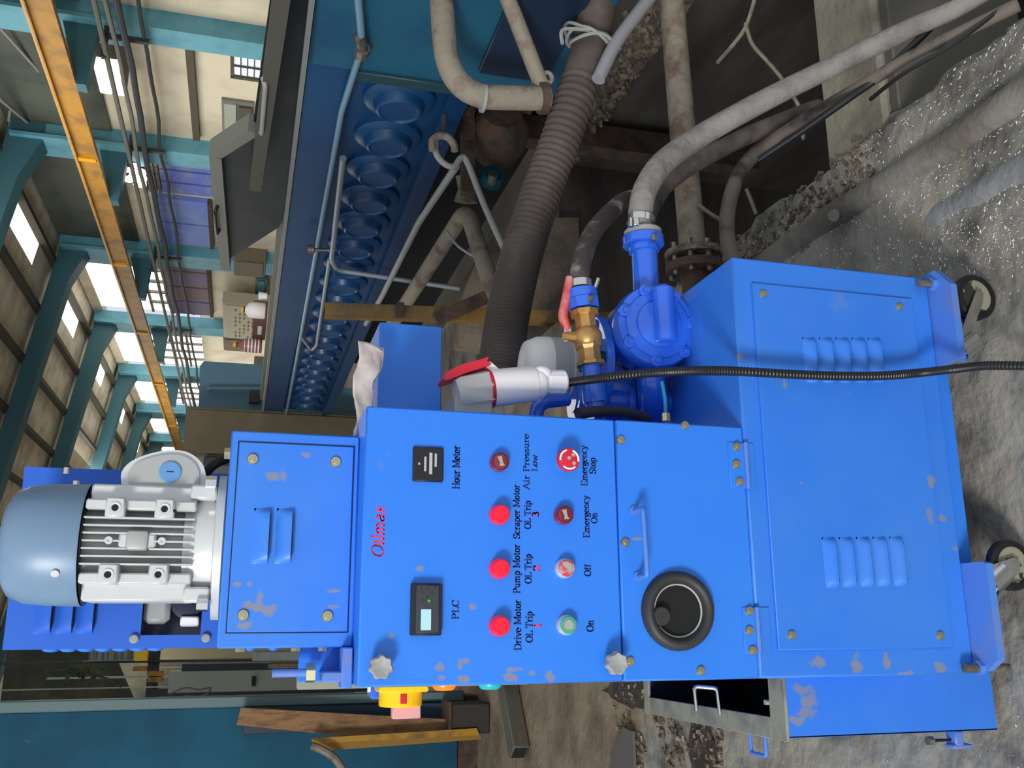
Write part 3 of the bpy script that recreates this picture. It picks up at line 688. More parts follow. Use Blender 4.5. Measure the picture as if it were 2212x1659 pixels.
# --- control box
cb = add('control_box', MB().box(XL, XR, YF, YF + .20, ZT0, ZT1, .003), BLUE, M)
add('service_box', MB().box(.02, XR - .02, YF + .2, 2.0, ZT0 + .005, ZT1 - .02, .003), BLUE_D, M)
def knob(p, par, r=.0185):
    p = Vector(p); mb = MB(); n = 42
    prof = [(.3, -.0), (.3, .014), (1.0, .016), (1.0, .030), (.8, .036)]
    mb.lathe([(r * .45, 0), (r * .45, .016)], p, (0, -1, 0), 20)
    ring = []
    for (s_, h) in ((.92, .014), (1.0, .018), (1.0, .030), (.86, .035), (.5, .033), (0.05, .031)):
        ring.append([mb.b.verts.new(p + Vector((math.cos(2 * PI * i / n) * r * s_ * (1 + .10 * math.cos(7 * 2 * PI * i / n) * min(1, s_)), -h, math.sin(2 * PI * i / n) * r * s_ * (1 + .10 * math.cos(7 * 2 * PI * i / n) * min(1, s_))))) for i in range(n)])
    for A, B in zip(ring, ring[1:]):
        for i in range(n): mb.b.faces.new((A[i], A[(i + 1) % n], B[(i + 1) % n], B[i]))
    mb.b.faces.new(ring[0]); mb.b.faces.new(ring[-1])
    return add('lobed_knob', mb, KNOB, par, angle=1.0)
for (x, y) in ((824, 1441), (1334, 1433)): p = P(x, y, YF - .03); knob((p.x, YF, p.z), cb)
# hour meter and controller
a, b_ = P(890, 1040), P(957, 968)
add('hour_meter', MB().box(a.x, b_.x, YF - .006, YF, b_.z, a.z, .002), BLACKP, cb)
MW = mat('meter_white', (176, 172, 180), .5)
hm = [(.50, .80, .06, .06), (.5, .60, .42, .07), (.52, .42, .62, .10), (.62, .26, .38, .07)]
for (u, v, du, dv) in hm:
    wx, wz = b_.x - a.x, a.z - b_.z; cx, cz = a.x + wx * u, b_.z + wz * v
    add('meter_digits', MB().box(cx - wx * du / 2, cx + wx * du / 2, YF - .0066, YF - .0058, cz - wz * dv / 2, cz + wz * dv / 2), MW, cb)
a, b_ = P(884, 1373), P(952, 1261); wx, wz = b_.x - a.x, a.z - b_.z
pc_ = add('controller_body', MB().box(a.x, b_.x, YF - .014, YF, b_.z, a.z, .002), BLACKP, cb)
add('controller_bezel', MB().box(a.x + wx * .04, b_.x - wx * .03, YF - .018, YF - .013, b_.z + wz * .10, a.z - wz * .14, .002), mat('dark_bezel', (52, 56, 62), .35), cb)
add('lcd_screen', MB().box(a.x + wx * .10, a.x + wx * .50, YF - .0195, YF - .0175, b_.z + wz * .37, a.z - wz * .30, .0005), LCD, cb)
for (u, v, g) in ((.80, .35, 0), (.80, .65, 0), (.72, .5, 0), (.66, .45, 1), (.88, .5, 0), (.66, .65, 0), (.9, .7, 0), (.9, .25, 0)):
    cx, cz = a.x + wx * u, b_.z + wz * v
    add('controller_key', MB().cyl((cx, YF - .018, cz), (cx, YF - .0195, cz), .0024, 10), (mat('green_key', (70, 170, 60), .4) if g else BLACKR), cb)
RIMM = mat('bright_rim', (226, 218, 204), .22, .5)
# push buttons and lamps
def pbutton(nm, p, kind):
    p = Vector(p); r = .0155
    rim = RIMM if kind in ('on', 'off') else (REDDK if kind in ('dk',) else REDLAMP)
    if kind == 'stop':
        add('stop_collar', MB().cyl(p, p + Vector((0, -.020, 0)), .0125, 24), WHITEP, cb)
        add(nm, MB().lathe([(.012, .018), (.0205, .020), (.0215, .026), (.0195, .032), (.008, .034), (0, .034)], p, (0, -1, 0), 36), REDP, cb, label='red mushroom emergency stop button with white arrows')
        for a0, a1 in ((.3, 1.7), (2.4, 3.8), (4.5, 5.9)):
            add('white_arrow', MB().tube([p + Vector((math.cos(t) * .0168, -.0325, math.sin(t) * .0168)) for t in [a0 + (a1 - a0) * i / 10 for i in range(11)]], .0017, 6), WHITEP, cb)
        for (dx_, dz_) in ((.002, .001), (.008, -.007), (-.007, -.008)):
            add('dust_blot', MB().cyl(p + Vector((dx_, -.0338, dz_)), p + Vector((dx_, -.0343, dz_)), .0035, 10), DUSTREFL, cb)
        return
    add('button_rim', MB().lathe([(r * 1.12, 0), (r * 1.12, .004), (r * 1.05, .012), (r * .95, .015), (r * .9, .012)], p, (0, -1, 0), 28, caps=False), rim if kind != 'lamp' else REDLAMP, cb)
    m_ = {'lamp': REDLAMP, 'dk': REDDK, 'on': GRNFADE, 'off': REDFADE}[kind]
    lbl = {'lamp': 'plain bright red round lamp', 'dk': 'dark red unlit round lamp', 'on': 'dusty green push button in chrome rim', 'off': 'dusty red push button in chrome rim'}[kind]
    hh = .022 if kind == 'lamp' else .016
    add(nm, MB().lathe([(r * .98, .002), (r * .98, hh - .003), (r * .86, hh), (0, hh + .0006)], p, (0, -1, 0), 28), m_, cb, label=lbl)
    if kind == 'dk':
        add('painted_reflection', MB().prism([p + Vector((x_ * r, -.0168, z_ * r)) for x_, z_ in ((-.55, .2), (-.2, .12), (.1, .25), (.5, .45), (.6, -.1), (.15, -.15), (-.15, -.22), (-.5, -.45))], (0, -.0004, 0)), DUSTREFL, cb)  # flat grey blob painted on the dark lens to stand in for a reflection
    if kind in ('on', 'off'):
        add('dust_blot', MB().prism([p + Vector((x_ * r, -.0166, z_ * r)) for x_, z_ in ([(math.cos(t) * (.55 + .08 * math.cos(3 * t)), math.sin(t) * .55) for t in [2 * PI * i / 14 for i in range(14)]] if kind == 'on' else [(-.7, -.2), (-.2, -.15), (.1, .3), (.5, .6), (.75, .1), (.5, -.45), (.1, -.6), (-.4, -.55)])], (0, -.0006, 0)), DUSTREFL, cb)
for (x, y, k, nm) in ((1081, 1352, 'lamp', 'red_lamp'), (1081, 1228, 'lamp', 'red_lamp'), (1081, 1111, 'lamp', 'red_lamp'), (1081, 997, 'dk', 'dark_lamp'), (1227, 1350, 'on', 'green_button'), (1223, 1227, 'off', 'red_button'), (1220, 1112, 'dk', 'dark_lamp'), (1222, 996, 'stop', 'emergency_stop_button')):
    p = P(x, y, YF - .012); pbutton(nm, (p.x, YF, p.z), k)

# --- lettering: broad-nib serif strokes
def arc(cx, cy, rx, ry, a0, a1, n=12): return [(cx + rx * math.cos(math.radians(a0 + (a1 - a0) * i / n)), cy + ry * math.sin(math.radians(a0 + (a1 - a0) * i / n))) for i in range(n + 1)]
X = .66
def sf(x, y, w_=.13): return [(x - w_, y), (x + w_, y)]
G = {
 'D': (.78, [[(.16, 0), (.16, 1)], [(.02, 1), (.35, 1)] + arc(.35, .5, .36, .5, 90, -90) + [(.02, 0)]]),
 'L': (.66, [[(.18, 1), (.18, 0)], sf(.18, 1), [(.04, 0), (.6, 0), (.6, .26)]]),
 'O': (.82, [arc(.41, .5, .34, .5, 0, 360, 24)]),
 'T': (.72, [[(.36, 1), (.36, 0)], [(.04, .78), (.04, 1), (.68, 1), (.68, .78)], sf(.36, 0)]),
 'M': (.98, [[(.14, 0), (.14, 1)], [(.14, 1), (.49, .1), (.84, 1)], [(.84, 1), (.84, 0)], sf(.14, 0), sf(.84, 0), sf(.1, 1, .08), sf(.88, 1, .08)]),
 'P': (.66, [[(.16, 0), (.16, 1)], sf(.16, 0), [(.03, 1), (.34, 1)] + arc(.34, .74, .24, .26, 90, -90) + [(.16, .48)]]),
 'S': (.6, [arc(.3, .74, .22, .25, 20, 270) + arc(.3, .25, .23, .25, 90, -160), [(.53, .82), (.53, 1)], [(.07, .18), (.07, 0)]]),
 'A': (.76, [[(.08, 0), (.38, 1)], [(.36, 1), (.68, 0)], [(.2, .34), (.56, .34)], sf(.08, 0, .1), sf(.68, 0, .1)]),
 'E': (.68, [[(.16, 0), (.16, 1)], [(.03, 1), (.58, 1), (.58, .78)], [(.03, 0), (.6, 0), (.6, .24)], [(.16, .52), (.44, .52)]]),
 'H': (.84, [[(.18, 0), (.18, 1)], [(.66, 0), (.66, 1)], [(.18, .52), (.66, .52)], sf(.18, 0), sf(.18, 1), sf(.66, 0), sf(.66, 1)]),
 'C': (.72, [arc(.4, .5, .32, .5, 50, 310, 20), [(.61, .74), (.63, 1)]]),
 'r': (.46, [[(.16, 0), (.16, X)], sf(.16, 0), sf(.1, X, .07), [(.16, .42), (.24, .6), (.36, .66), (.42, .58)]]),
 'i': (.32, [[(.16, 0), (.16, X)], sf(.16, 0), sf(.1, X, .06), [(.16, .88), (.16, .99)]]),
 'v': (.56, [[(.08, X), (.28, 0)], [(.27, 0), (.48, X)], sf(.08, X, .08), sf(.48, X, .08)]),
 'e': (.52, [[(.06, .34), (.46, .34)] + arc(.26, .33, .2, .33, 0, 310, 18)]),
 'o': (.54, [arc(.27, .33, .2, .33, 0, 360, 20)]),
 't': (.4, [[(.18, .88), (.18, .12), (.24, .0), (.36, .06)], [(.04, X), (.36, X)]]),
 'u': (.6, [[(.14, X), (.14, .16), (.24, 0), (.36, .02), (.44, .14)], [(.44, X), (.44, 0)], sf(.1, X, .06), sf(.4, X, .06), sf(.5, 0, .06)]),
 'm': (.92, [[(.14, 0), (.14, X)], [(.14, .5), (.26, .66), (.38, .64), (.44, .5), (.44, 0)], [(.44, .5), (.56, .66), (.68, .64), (.74, .5), (.74, 0)], sf(.14, 0, .1), sf(.44, 0, .1), sf(.74, 0, .1)]),
 'n': (.6, [[(.14, 0), (.14, X)], [(.14, .5), (.26, .66), (.38, .64), (.45, .5), (.45, 0)], sf(.14, 0, .1), sf(.45, 0, .1)]),
 'p': (.58, [[(.14, X), (.14, -.3)], sf(.14, -.3, .1), arc(.3, .33, .2, .33, 120, -120, 16)]),
 's': (.44, [arc(.22, .49, .15, .16, 30, 260) + arc(.22, .17, .16, .17, 90, -150)]),
 'c': (.5, [arc(.28, .33, .21, .33, 50, 310, 16)]),
 'a': (.54, [arc(.24, .17, .17, .17, 60, 330, 12), [(.1, .56), (.24, .66), (.38, .58), (.4, .4), (.4, .06), (.5, .02)], [(.4, .38), (.22, .34)]]),
 'l': (.32, [[(.16, 0), (.16, 1)], sf(.16, 0), sf(.1, 1, .06)]),
 'f': (.4, [[(.18, 0), (.18, .8), (.26, .98), (.38, .95)], [(.05, X), (.36, X)], sf(.18, 0, .1)]),
 'g': (.54, [arc(.25, .42, .17, .22, 0, 360, 16), [(.42, .6), (.52, .66)], [(.16, .2), (.12, .1), (.4, .02), (.44, -.12)] + arc(.26, -.14, .19, .15, 10, -200, 12)]),
 'y': (.54, [[(.08, X), (.3, 0)], [(.48, X), (.24, -.18), (.12, -.3), (.04, -.24)], sf(.08, X, .08), sf(.48, X, .08)]),
 'w': (.8, [[(.06, X), (.24, 0), (.4, .55), (.56, 0), (.74, X)], sf(.06, X, .07), sf(.74, X, .07)]),
 'x': (.54, [[(.08, X), (.46, 0)], [(.46, X), (.06, 0)]]),
 ' ': (.36, []),
 '1': (.4, [[(.1, .8), (.22, 1), (.22, 0)], sf(.22, 0)]),
 '2': (.56, [[(.08, .74)] + arc(.28, .74, .19, .25, 170, -30, 10) + [(.06, .02), (.5, .02), (.5, .16)]]),
 '3': (.56, [arc(.26, .75, .18, .23, 150, -90, 12) + arc(.26, .27, .21, .26, 90, -150, 14)]),
}
def letter_mesh(txt, x0, x1, zb, cap, y, thick=.15, thin=.065, shear=0.0, oil=False):
    mb = MB(); adv = sum(G[c][0] for c in txt); s_ = (x1 - x0) / adv; cx = 0
    for c in txt:
        wd_, st_ = G[c]
        for pl in st_:
            pts = [((cx + px) * s_, py * cap) for px, py in pl]
            for (a, b_) in zip(pts, pts[1:]):
                dx_, dz_ = b_[0] - a[0], b_[1] - a[1]; ln = math.hypot(dx_, dz_)
                if ln < 1e-7: continue
                wdt = cap * (thin + (thick - thin) * abs(dz_) / ln) * .5
                nx, nz = -dz_ / ln * wdt, dx_ / ln * wdt; ex, ez = dx_ / ln * wdt * .5, dz_ / ln * wdt * .5
                q = [(a[0] - ex + nx, a[1] - ez + nz), (a[0] - ex - nx, a[1] - ez - nz), (b_[0] + ex - nx, b_[1] + ez - nz), (b_[0] + ex + nx, b_[1] + ez + nz)]
                mb.b.faces.new([mb.b.verts.new((x0 + u + v * shear, y, zb + v)) for u, v in q])
        cx += wd_
    return mb
def lettering(name, txt, xb, y0, y1, cappx, m_, lbl=None, **k):
    a, b_ = P(xb, y0), P(xb, y1); top = P(xb - cappx, (y0 + y1) / 2); base = P(xb, (y0 + y1) / 2)
    return add(name, letter_mesh(txt, a.x, b_.x, base.z, top.z - base.z, YF - .0006, **k), m_, cb, smooth=False, label=lbl or ('printed words ' + txt))
for (t, xb, y0, y1, cp) in (('Hour Meter', 992.5, 1057, 963.5, 15), ('PLC', 990.5, 1338, 1296, 14), ('Drive Motor', 1125, 1405, 1296, 14.5), ('OL Trip', 1150, 1388, 1321, 14.5),
        ('Pump Motor', 1122.5, 1282, 1176, 14), ('OL Trip', 1147.5, 1261, 1197, 14), ('Scraper Motor', 1122, 1164, 1047, 13.5), ('OL Trip', 1146, 1143, 1082, 13.5),
        ('Air Pressure', 1142.5, 1058, 938, 12.5), ('Low', 1160, 1019, 983, 12), ('Emergency', 1267.5, 1050, 963, 13), ('Stop', 1286, 1024, 989, 13),
        ('Emergency', 1272, 1162, 1071, 13), ('On', 1289.5, 1131, 1108, 13), ('Off', 1276, 1245, 1219, 14), ('On', 1281.5, 1365, 1340, 14.5)):
    lettering('label_text', t, xb, y0, y1, cp, INK, thick=.19, thin=.08)
lettering('brand_lettering', 'Oilmax', 829, 1206, 1094, 25, REDINK, 'red slanted printed word in script letters', thick=.16, thin=.08, shear=.22)
for (t, xb, y0, y1) in (('1', 1168, 1357, 1346), ('2', 1165.5, 1234, 1221), ('3', 1163.5, 1118, 1105)):
    lettering('number_text', t, xb, y0, y1, 14, REDINK, 'red printed number', thick=.24, thin=.16)
# rotary isolator and lamps on the left flank
a, b_ = P(815, 1487, 1.68), P(915, 1487, 1.68); cz = (a.z + b_.z) / 2; rr = (a.z - b_.z) / 2
add('isolator_plate', MB().box(XL - .012, XL, 1.68 - rr, 1.68 + rr, cz - rr * 1.05, cz + rr * 1.05, .003), YEL, cb)
add('isolator_body', MB().cyl((XL - .010, 1.68, cz), (XL - .036, 1.68, cz), rr * .92, 32, bev=.002), YEL, cb)
add('isolator_handle', MB().box(XL - .056, XL - .034, 1.68 - .009, 1.68 + .011, cz - rr * .86, cz + rr * .36, .002), PINKP, cb)
add('isolator_mark', MB().box(XL - .030, XL - .014, 1.68 - rr * .95, 1.68 - rr * .90, cz - .005, cz + .006, .001), REDP, cb)
add('isolator_back', MB().box(XL - .025, XL, 1.70, 1.75, cz - .01, cz + rr * 1.2, .003), BLUE_G, cb)
for (xa, m_, nm, lb) in ((959, ORLAMP, 'orange_lamp', 'glowing orange lamp'), (1058, CYLAMP, 'cyan_lamp', 'cyan green lamp')):
    p = P(xa, 1487, 1.68)
    add(nm, MB().lathe([(.021, 0), (.021, .003), (.019, .008), (.015, .012), (0, .013)], (XL, 1.68, p.z), (-1, 0, 0), 26), m_, cb, label=lb)
# hinge bracket on top of the control box, left
p = P(700, 1440, 1.7)
bk_ = add('top_bracket', MB().box(XL + .003, -.03, 1.74, 1.752, ZT1, ZT1 + .085, .002), BLUE, M)
add('bracket_rib', MB().box(XL + .006, XL + .022, 1.66, 1.74, ZT1, ZT1 + .05, .002), BLUE_L, bk_)
add('bracket_foot', MB().box(XL - .004, -.03, 1.655, 1.70, ZT1 + .002, ZT1 + .020, .002), BLUE_L, bk_)
add('clevis_rod', MB().cyl((XL + .02, 1.7, ZT1 + .075), (XL + .02, 1.7, ZT1 + .13), .007, 12), BLUE_L, bk_)
add('clevis_nut', MB().cyl((XL + .02, 1.7, ZT1 + .060), (XL + .02, 1.7, ZT1 + .075), .017, 6), ZINC, bk_)

# settled dust and clay smears: ragged spots worked into the paint where they lie on the sheet metal
def smears(m_, spots, seed=0.0):
    nt = m_.node_tree; N = nt.nodes; L = nt.links; p = N['Principled BSDF']; g = N.new('ShaderNodeNewGeometry'); cur = None
    nz = N.new('ShaderNodeTexNoise'); nz.inputs['Scale'].default_value = 55; nz.inputs['Detail'].default_value = 5; L.new(g.outputs['Position'], nz.inputs['Vector'])
    for (x, y, sx, sy, d) in spots:
        c = P(x, y, d); k_ = sp(x, y, d); iv = Vector((1 / (sy * k_), 1 / .02, 1 / (sx * k_)))
        a = N.new('ShaderNodeVectorMath'); a.operation = 'MULTIPLY_ADD'; L.new(g.outputs['Position'], a.inputs[0]); a.inputs[1].default_value = iv; a.inputs[2].default_value = (-c.x * iv.x, -c.y * iv.y, -c.z * iv.z)
        l = N.new('ShaderNodeVectorMath'); l.operation = 'LENGTH'; L.new(a.outputs[0], l.inputs[0]); v = l.outputs['Value']
        if cur is not None:
            q = N.new('ShaderNodeMath'); q.operation = 'MINIMUM'; L.new(cur, q.inputs[0]); L.new(v, q.inputs[1]); v = q.outputs[0]
        cur = v
    q = N.new('ShaderNodeMath'); q.operation = 'MULTIPLY_ADD'; L.new(nz.outputs['Fac'], q.inputs[0]); q.inputs[1].default_value = 2.6; L.new(cur, q.inputs[2])
    mr = N.new('ShaderNodeMapRange'); L.new(q.outputs[0], mr.inputs[0]); mr.inputs[1].default_value = 2.25; mr.inputs[2].default_value = 1.85; mr.inputs[3].default_value = 0; mr.inputs[4].default_value = .85
    mx_ = N.new('ShaderNodeMix'); mx_.data_type = 'RGBA'; L.new(mr.outputs[0], mx_.inputs[0]); src = p.inputs['Base Color'].links[0].from_socket; L.new(src, mx_.inputs[6]); mx_.inputs[7].default_value = (*lin((128, 128, 136)), 1); L.new(mx_.outputs[2], p.inputs['Base Color'])
smears(BLUE, [(x, y, sx * 1.25, sy * 1.25, YF) for x, y, sx, sy in ((950, 1441, 8, 8), (995, 1436, 7, 12), (1003, 1428, 11, 6), (955, 1465, 10, 6), (1000, 1466, 12, 8), (1112, 1447, 17, 6), (1104, 1462, 18, 8), (1150, 1455, 7, 6), (1190, 1462, 11, 9), (1020, 1312, 8, 6), (905, 1228, 8, 5), (846, 1374, 5, 4), (1378, 1164, 18, 3))])
smears(BLUE_D, [(x, y, sx * 1.2, sy * 1.2, YF) for x, y, sx, sy in ((1915, 1430, 11, 16), (1850, 1434, 14, 18), (2030, 1440, 14, 12), (1770, 1430, 16, 12), (1960, 1455, 26, 5), (2010, 1040, 12, 13), (2004, 1112, 9, 20), (2036, 1118, 8, 9), (1691, 830, 5, 11), (1727, 1045, 6, 3), (2064, 1185, 9, 6), (1602, 770, 7, 8))]
    + [(x, y, sx * 1.2, sy * 1.2, 1.68) for x, y, sx, sy in ((590, 1031, 14, 9), (612, 1026, 8, 15), (552, 1312, 32, 9), (562, 1297, 10, 18), (578, 1318, 14, 13), (530, 1354, 15, 9), (723, 1276, 16, 5), (722, 1311, 13, 6), (512, 1262, 9, 5), (540, 1262, 7, 6), (660, 985, 9, 5))]
    + [(x, y, sx * 1.2, sy * 1.2, 1.69) for x, y, sx, sy in ((1735, 1490, 22, 12), (1748, 1515, 22, 16), (1738, 1538, 24, 13), (1722, 1556, 22, 9))])

# --- upper drive box
YU = 1.68
a, b_ = P(468, 1402, YU), P(777, 944, YU)
ux0, ux1, uz0, uz1 = -.030, .334, ZT1 + .0, H + .030
ub = add('drive_box', MB().box(ux0, ux1, YU, YU + .27, uz0, uz1, .003), BLUE_D, M)
a, b_ = P(489, 1366, YU), P(768, 966, YU)
ix0, ix1, iz0, iz1 = a.x, b_.x, P(757, 1166, YU).z, P(503, 1166, YU).z
add('cover_panel', MB().box(ix0, ix1, YU - .004, YU - .0005, iz0, iz1, .0015), BLUE_D, ub)
add('panel_groove', MB().frame(ix0 - .002, ix1 + .002, iz0 - .002, iz1 + .002, ix0, ix1, iz0, iz1, YU - .0012, YU - .0002), DKBLUE, ub)
for (x, y) in ((546, 992), (725, 998), (525, 1329), (707, 1331)): screw_at(P(x, y, YU - .004), ub, .0098)
lu0 = None
for x in (563, 612):
    c = P(x, 1158, YU - .004); c.y = YU - .004
    lu0 = louvre(c, .094, .026, .014, BLUE_D, ub, None) if lu0 is None else louvre_copy(lu0, (c.x, ORG[lu0.name].y, c.z))
for (x, y) in ((520, 1404), (640, 1404), (698, 1403)):
    p = P(x, y, YU + .02); add('side_bolt', MB().cyl((ux0, YU + .02, p.z), (ux0 - .006, YU + .02, p.z), .009, 6), ZINC, ub)
for x in (540, 590, 640):
    p = P(x, y, YU + .1); add('side_louvre', MB().sphere((ux0, YU + .1, p.z), .014, (.5, 1.8, .7), 12, 8), BLUE_D, ub)

# --- back plate behind the motor
YB = 1.98
a, b_ = P(8, 1404, YB), P(52, 1008, YB)
px0, px1, pz1 = a.x, b_.x, P(30, 1200, YB).z
wa, wb_ = P(303, 1372, YB), P(438, 1300, YB)
BLUEB = mat('darker_blue_sheet', (30, 92, 196), .6)  # darker, rougher blue than the machine's other panels
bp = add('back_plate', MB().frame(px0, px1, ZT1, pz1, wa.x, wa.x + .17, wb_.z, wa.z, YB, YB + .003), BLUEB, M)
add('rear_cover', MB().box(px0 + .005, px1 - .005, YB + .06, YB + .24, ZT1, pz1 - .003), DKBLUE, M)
add('rear_gearbox', MB().box(wa.x + .02, wa.x + .10, YB + .02, YB + .06, wb_.z + .06, wa.z - .0, .01), ALU2, M)
add('rear_pulley', MB().lathe([(0, 0), (.03, 0), (.03, .02), (.02, .022), (0, .022)], (wa.x + .06, YB + .05, wb_.z + .03), (0, -1, 0), 20), DKBLUE, M)
add('rear_rod', MB().box(wa.x + .015, wa.x + .035, YB + .02, YB + .035, wb_.z + .005, wb_.z + .04, .003), WHITEP, M)
lb0 = None
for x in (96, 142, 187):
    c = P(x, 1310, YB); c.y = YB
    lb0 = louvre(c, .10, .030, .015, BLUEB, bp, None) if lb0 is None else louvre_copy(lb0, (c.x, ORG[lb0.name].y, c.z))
for (x, y) in ((290, 1380), (445, 1378)):
    p = P(x, y, YB); add('plate_bolt', MB().cyl((p.x, YB, p.z), (p.x, YB - .008, p.z), .0085, 16, bev=.002), PIPEL, bp)
for k in range(7):
    p = P(105 + k * 38, 1406, YB); add('edge_scallop', MB().sphere((px0, YB + .02, p.z), .012, (.5, 1.6, 1.3), 10, 6), BLUE, bp)
p = P(157, 1037, 1.93); add('plate_screw', MB().cyl((p.x, 1.86, p.z), (p.x + .012, 1.86, p.z), .007, 10), CHROME, M)

# --- motor
YM = 1.81
mc = P(470, 1182, YM); mx = .1445
zfl = uz1
mo = add('motor_body', MB().cyl((mx, YM, zfl + .016), (mx, YM, P(160, 1180, YM).z), .082, 48), ALU2, M)
add('flange', MB().lathe([(.122, .0), (.128, .003), (.128, .016), (.10, .019)], (mx, YM, zfl), (0, 0, 1), 56), ALU, mo)
zb0, zb1 = zfl + .016, zfl + .062
add('end_shield', MB().lathe([(.096, 0), (.095, .030), (.088, .042), (.088, .052)], (mx, YM, zb0), (0, 0, 1), 48), ALU, mo)
zf0, zf1 = P(428, 1180, YM).z, P(160, 1180, YM).z
# fan cover
zc0, zc1 = P(168, 1180, YM - .1).z, P(14, 1180, YM).z
add('fan_cover', MB().lathe([(.104, 0), (.105, .004), (.1035, (zc1 - zc0) * .45), (.100, (zc1 - zc0) * .72), (.090, (zc1 - zc0) * .90), (.072, (zc1 - zc0) * .985), (.045, zc1 - zc0), (0, zc1 - zc0)], (mx, YM, zc0), (0, 0, 1), 64, caps=False), FANBLUE, mo, angle=1.2)
add('cover_dark_edge', MB().lathe([(.1035, 0), (.08, .0), (.08, .004), (.1035, .004)], (mx, YM, zc0 - .003), (0, 0, 1), 48, caps=False), BLACKP, mo)
for (x, y) in ((117, 1236),):
    p = P(x, y, YM - .1); d = Vector((p.x - mx, -math.sqrt(max(1e-6, .104 ** 2 - (p.x - mx) ** 2)), 0)).normalized()
    q_ = Vector((mx, YM, p.z)) + d * .1025
    add('cover_screw', MB().cyl(q_, q_ + d * .006, .0065, 12), CHROME, mo)
add('cover_screw', MB().cyl((mx + .103, YM, P(150, 1180, YM).z), (mx + .111, YM, P(150, 1180, YM).z), .0065, 12), CHROME, mo)
# fins: ribs standing out towards the viewer, spaced evenly across the width
fin = None
zA, zB = zf0 + .004, zc0 - .004
xs_ = [mx - .0381 + k * .0127 for k in range(7)]
def finbox(x, za, zb, yo, yi, t=.0032):
    global fin
    return add('cooling_fin', MB().box(x - t / 2, x + t / 2, yo, yi, za, zb, .0008), ALU, mo)
for i, x in enumerate(xs_):
    if i in (2, 3, 4):
        finbox(x, zA, zA + (zB - zA) * .40, YM - .099, YM - .06); finbox(x, zA + (zB - zA) * .60, zB, YM - .099, YM - .06)
    else: finbox(x, zA, zB, YM - .099, YM - .05)
# side flats with their own ribs
for s_ in (-1, 1):
    add('side_casting', MB().box(*sorted((mx + s_ * .066, mx + s_ * .098)), YM - .072, YM + .06, zA + .0, zB - .004, .004), ALU, mo)
    add('side_ledge', MB().box(*sorted((mx + s_ * .052, mx + s_ * .070)), YM - .092, YM - .03, zA, zB, .003), ALU, mo)
    for z in (zA + .012 + .0, ):
        pass
    add('corner_lug', MB().box(*sorted((mx + s_ * .074, mx + s_ * .100)), YM - .085, YM - .05, zb0 + .002, zb0 + .046, .004), ALU, mo)
    add('hex_bolt', MB().cyl((mx + s_ * .104, YM - .090, zb0 + .004), (mx + s_ * .104, YM - .090, zb0 + .022), .011, 6), CHROME, mo)
for (x, y, wpx) in ((248, 1096, 32), (355, 1099, 40), (232, 1241, 34), (341, 1241, 34)):
    p = P(x, y, YM - .11); hw = .0185
    add('foot_pad', MB().box(p.x - .016, p.x + .018, YM - .106, YM - .06, p.z - .0155, p.z + .0155, .003), ALU, mo)
    add('pad_ring', MB().lathe([(.0058, 0), (.0058, .0015), (.0095, .002), (.0095, 0)], (p.x, YM - .106, p.z), (0, -1, 0), 20, caps=False), ALU, mo)
    add('pad_hole', MB().cyl((p.x, YM - .1062, p.z), (p.x, YM - .1068, p.z), .0055, 14), HOLE, mo)
p = P(377, 1102, YM - .115); add('pad_hole', MB().cyl((p.x, YM - .1062, p.z), (p.x, YM - .1066, p.z), .003, 10), HOLE, mo)
a, b_ = P(269, 1188, YM - .106), P(322, 1146, YM - .106)
add('name_plate_pad', MB().box(a.x, b_.x, YM - .107, YM - .08, b_.z, a.z, .006, 2), ALU2, mo)
add('plate_boss', MB().box(a.x + .004, b_.x - .004, YM - .100, YM - .09, b_.z - .012, a.z + .012, .004), ALU, mo)
for x in (235, 350):
    p = P(x, 1166, YM - .099); add('drilled_boss', MB().lathe([(.0065, 0), (.0065, .004), (.002, .004), (.002, .002)], (xs_[3], YM - .099, p.z), (0, -1, 0), 14), ALU, mo)
# terminal box
tpx = [(262, 1044), (262, 1022), (275, 1003), (300, 988), (340, 976), (378, 972), (410, 979), (434, 998), (444, 1022), (444, 1050), (436, 1062), (290, 1062)]
tbp = [P(x, y, YM - .055) for x, y in tpx]; za, zb = tbp[10].z, tbp[0].z
add('terminal_box', MB().prism([(p.x, YM - .055, p.z) for p in smoothpath(tbp + tbp[:1], 4)[:-1]], (0, .12, 0)), ALU, mo, angle=.5)
cxz = P(358, 1026, YM - .055)
add('terminal_lid_face', MB().prism([(cxz.x + (p.x - cxz.x) * .80, YM - .061, cxz.z + (p.z - cxz.z) * .84) for p in smoothpath(tbp + tbp[:1], 4)[:-1]], (0, .008, 0)), ALU2, mo, angle=.5)
cp = P(368, 1020, YM - .06); mb = MB().cyl((cp.x, YM - .060, cp.z), (cp.x, YM - .065, cp.z), .0185, 32, bev=.001)
add('gland_plug', mb, mat('plug_blue', (92, 142, 196), .4), mo, label='pale blue round blanking plug')
add('plug_slot', MB().box(cp.x - .001, cp.x + .001, YM - .0656, YM - .065, cp.z - .006, cp.z + .006), BLACKP, mo)
add('terminal_neck', MB().box(mx + .07, mx + .115, YM - .05, YM + .055, za + .004, zb - .02, .004), ALU2, mo)
# small black conduit from terminal box into the drive box
cpts = smoothpath([(mx + .125, YM - .01, za + .003), (mx + .145, YM - .02, zfl + .03), (mx + .158, YM - .02, zfl + .008), (mx + .165, YM - .02, zfl - .01)], 30)
add('motor_conduit', MB().tube(cpts, lambda t: .0085 * (1 + .14 * (1 if int(t * 60) % 2 else 0)), 12), BLACKP, M, angle=.3)
add('conduit_gland', MB().cyl((mx + .165, YM - .02, zfl), (mx + .165, YM - .02, zfl + .012), .013, 6), ZINC, M)

